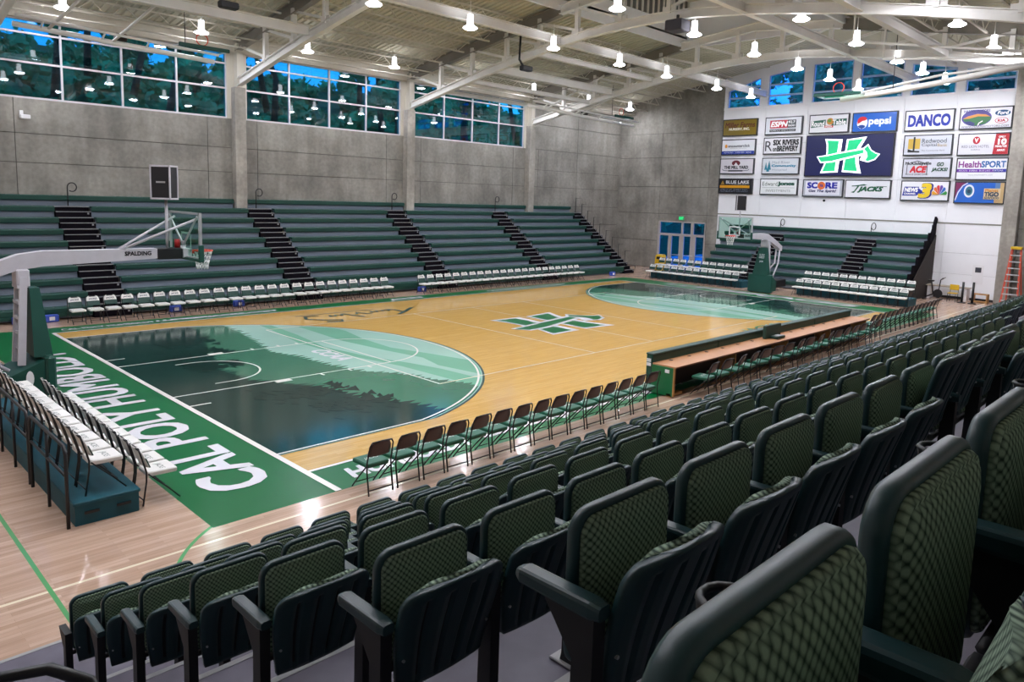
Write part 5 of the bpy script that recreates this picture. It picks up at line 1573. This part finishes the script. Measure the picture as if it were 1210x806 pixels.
# ---- near seating -----------------------------------------------------------------------------
ROW_Y = [-11.63, -12.5, -13.33, -14.18, -15.02, -15.96, -16.91, -17.80]
ROW_Z = [1.20, 1.59, 2.0, 2.42, 2.8, 3.21, 3.69, 4.15]
SEAT_H = 0.86
plat = thing('seating_platform', 'tiered grey platform that carries the dark green arena seats', 'bleachers')
PXL, PXR = -24.6, 22.9
for k in range(8):
    zt = ROW_Z[k] - SEAT_H
    yf = ROW_Y[k] + 0.32 if k else -10.72
    yb_ = ROW_Y[k + 1] + 0.32 if k < 7 else -20.9
    ob('tread', MB().box(PXL, PXR, yb_ - 0.02, yf - 0.03, zt - 0.05, zt).mesh('tread', M_RISER), plat)
    ob('nosing', MB().box(PXL, PXR, yf - 0.03, yf + 0.015, zt - 0.05, zt + 0.003).mesh('nosing', M_NOSE), plat)
    z_lo = ROW_Z[k - 1] - SEAT_H if k else 0.0
    ob('riser_board', MB().box(PXL, PXR, yf - 0.05, yf - 0.02, z_lo, zt - 0.05).mesh('riser_board', M_RISER), plat)
    if k:
        ob('aisle_step', MB().bevbox(-20.4, -19.05, yf - 0.01, yf + 0.32, z_lo, z_lo + (zt - z_lo) / 2, 0.008).mesh('aisle_step', M_RISER), plat)
        ob('aisle_nosing', MB().box(-20.4, -19.05, yf + 0.28, yf + 0.325, z_lo + (zt - z_lo) / 2, z_lo + (zt - z_lo) / 2 + 0.004).mesh('aisle_nosing', M_NOSE), plat)

def make_seat():
    """faces +y; seat pad tipped up; origin on the tread, at the middle of the seat"""
    t = thing('arena_seat', '', 'seat')
    def pad(w, h, r, prof):
        rings = []
        for ins, d in prof:
            rings.append([(a, d, c) for a, c in rrect(w - 2 * ins, h - 2 * ins, max(0.012, r - ins), 6)])
        return rings
    zc = 0.625
    def put(m):
        for i, v in enumerate(m.v):
            m.v[i] = (v[0], v[1], v[2] + zc)
        return m
    # plastic pan (court side) and fabric cushion (facing the backrest)
    sh = put(MB().loft([r_[::-1] for r_ in pad(0.455, 0.475, 0.075, [(0.05, 0.054), (0.01, 0.05), (0.0, 0.04), (0.0, 0.02), (0.004, 0.012), (0.012, 0.008), (0.02, 0.010)])], 0, True, True))
    ob('seat_pan', sh.mesh('seat_pan', M_SEATPL), t)
    cu = put(MB().loft([r_[::-1] for r_ in pad(0.455, 0.475, 0.075, [(0.018, 0.02), (0.018, 0.002), (0.024, -0.006), (0.032, -0.004), (0.040, -0.012), (0.07, -0.02), (0.13, -0.024)])], 0, True, True))
    ob('seat_cushion', cu.mesh('seat_cushion', M_SEATFAB), t)
    # backrest: curved shell with four moulded slots behind, cushion in front
    NU, NV = 45, 12
    def hw(v):
        if v > 0.86:
            q = (v - 0.86) / 0.14
            return 0.245 - 0.075 * (1 - math.sqrt(max(0, 1 - q * q)))
        return 0.205 + 0.04 * min(1, v / 0.6)
    def pt(u, v, off):
        x = hw(v) * u
        y = -0.115 - 0.13 * v ** 1.2 + 0.05 * u * u * (0.3 + 0.7 * v) + off
        z = 0.36 + 0.44 * v - 0.018 * u * u * v
        return (x, y, z)
    def groove(u, v):
        if 0.06 < v < 0.9:
            for c in (-0.6, -0.2, 0.2, 0.6):
                if abs(u - c) < 0.05:
                    return 0.02
        return 0.0
    us = sorted(set([-1 + 2 * i / 16 for i in range(17)] + [c + d for c in (-0.6, -0.2, 0.2, 0.6) for d in (-0.056, -0.048, 0.048, 0.056)]))
    vs = [0, 0.05, 0.07, 0.2, 0.35, 0.5, 0.65, 0.8, 0.87, 0.9, 0.93, 0.96, 0.985, 1.0]
    b = MB()
    n = len(us)
    rear = [[pt(u, v, groove(u, v)) for u in us] for v in vs]
    frnt = [[pt(u, v, 0.026) for u in us] for v in vs]
    b.loft([r_ + f_[::-1] for r_, f_ in zip(rear, frnt)], 0, True, True)
    idx = {(a, c): a * 2 * n + c for a in range(len(vs)) for c in range(n)}
    low = {idx[(a, c)] for a, v in enumerate(vs) for c, u in enumerate(us) if groove(u, v) > 0}
    for fi, f in enumerate(b.f):
        if all(q in low for q in f):
            b.m[fi] = 1  # groove floor coloured black in place of the dark inside a slot
    ob('back_shell', b.mesh('back_shell', M_SEATPL, M_BLACKRUB), t)
    vs2 = [0.12, 0.2, 0.4, 0.6, 0.8, 0.9, 0.95, 0.98, 1.0]
    u2 = [-0.9 + 1.8 * i / 12 for i in range(13)]
    c = MB()
    def cp(u, v, o):
        x, y, z = pt(u, v, o)
        return (x * 0.96, y, z + (0.006 if o > 0.03 and v > 0.9 else 0.0) * (v - 0.9) / 0.1 if v > 0.9 else z)
    c.loft([[cp(u, v, 0.024) for u in u2] + [cp(u, v, 0.052 - 0.02 * (abs(u) / 0.9) ** 6) for u in reversed(u2)] for v in vs2], 0, True, True)
    ob('back_cushion', c.mesh('back_cushion', M_SEATFAB), t)
    for s in (-1, 1):
        ob('bolt', MB().loft([[(s * 0.205 + 0.006 * math.cos(a), yy, 0.5 + 0.006 * math.sin(a)) for a in [2 * PI * k / 8 for k in range(8)]] for yy in (-0.135, -0.11)]).mesh('bolt', M_ALU), t)
    # left standard with padded armrest
    ar = MB()
    ar.loft([[(-0.275 + a, y, 0.655 + c_) for a, c_ in rrect(w, h, 0.012, 2)] for y, w, h in ((0.17, 0.045, 0.03), (0.15, 0.06, 0.045), (-0.1, 0.06, 0.05), (-0.135, 0.05, 0.04))])
    ob('armrest', ar.mesh('armrest', M_SEATPL), t)
    po = MB()
    po.loft([[(-0.30, y0, z), (-0.25, y0, z), (-0.25, y1, z), (-0.30, y1, z)] for z, y0, y1 in ((0.0, -0.14, -0.03), (0.05, -0.12, -0.04), (0.5, -0.12, -0.05), (0.64, -0.12, 0.06))])
    ob('standard', po.mesh('standard', M_BLACKRUB), t)
    ob('floor_plate', MB().bevbox(-0.32, -0.23, -0.2, 0.02, 0.0, 0.012, 0.004).mesh('floor_plate', M_NOSE), t)
    hb = MB().tube([(-0.25, -0.03, 0.42), (0.25, -0.03, 0.42)], 0.018, 6)
    ob('hinge_bar', hb.mesh('hinge_bar', M_BLACKRUB), t)
    ring = MB().tube([(-0.275 + 0.045 * math.cos(a), 0.215 + 0.045 * math.sin(a), 0.64) for a in [2 * PI * k / 14 for k in range(14)]], 0.008, 5, closed=True)
    ring.tube([(-0.275 + 0.038 * math.cos(a), 0.215 + 0.038 * math.sin(a), 0.58) for a in [2 * PI * k / 14 for k in range(14)]], 0.006, 5, closed=True)
    for a in (0, 2.1, 4.2):
        ring.tube([(-0.275 + 0.045 * math.cos(a), 0.215 + 0.045 * math.sin(a), 0.64), (-0.275 + 0.038 * math.cos(a), 0.215 + 0.038 * math.sin(a), 0.58)], 0.006, 5)
    ob('cup_holder', ring.mesh('cup_holder', M_BLACKRUB), t)
    return t
seat0 = make_seat()
first = True
ROWW = ['front row', 'second row', 'third row', 'fourth row', 'fifth row', 'sixth row', 'seventh row', 'topmost row']
CNT = [72, 58, 46, 36, 26, 18, 13, 8]
for k in range(8):
    x0 = -18.7 + 0.23 if k < 7 else -19.68 + 0.23
    for i in range(CNT[k]):
        x = x0 + 0.546 * i
        if x > 21.5:
            break
        lab = 'dark green tip-up seat, %s, %s from the stair aisle' % (ROWW[k], nth(i + 1))
        loc = (x, ROW_Y[k] - (0.075 if k == 7 else 0.05), ROW_Z[k] - SEAT_H + 0.004)
        if first:
            seat0.location = loc
            seat0['label'] = lab
            seat0['group'] = 'tip-up seats of the near stand'
            o = seat0
            first = False
        else:
            o = copy_tree(seat0, loc, 0, lab, 'tip-up seats of the near stand', skip=('cup_holder',) if i % 2 == 0 else ())
        if k == 7 or (k == 6 and i in (5, 6, 7)):
            for ch in [c for c in COL.objects if c.parent == o]:
                if ch.name.startswith(('back_shell', 'back_cushion', 'bolt')):
                    ch.location = (0, 0.03, 0.17) if k == 6 else (0, 0, 0.06)
hr = thing('stair_rail', 'black curved handrail at the lower left stair aisle', 'railing')
ob('rail_tube', MB().tube([(-20.2, -15.05, 1.96), (-20.15, -15.03, 2.3), (-19.95, -14.95, 2.5), (-19.68, -14.84, 2.6), (-19.53, -14.92, 2.61), (-19.42, -15.05, 2.57), (-19.38, -15.1, 2.4), (-19.38, -15.1, 1.96)], 0.025, 8).mesh('rail_tube', M_BLACK), hr)
for c in [c for c in seat0.children if c.name.startswith(('cup_holder', 'armrest'))]:
    bpy.data.objects.remove(c)
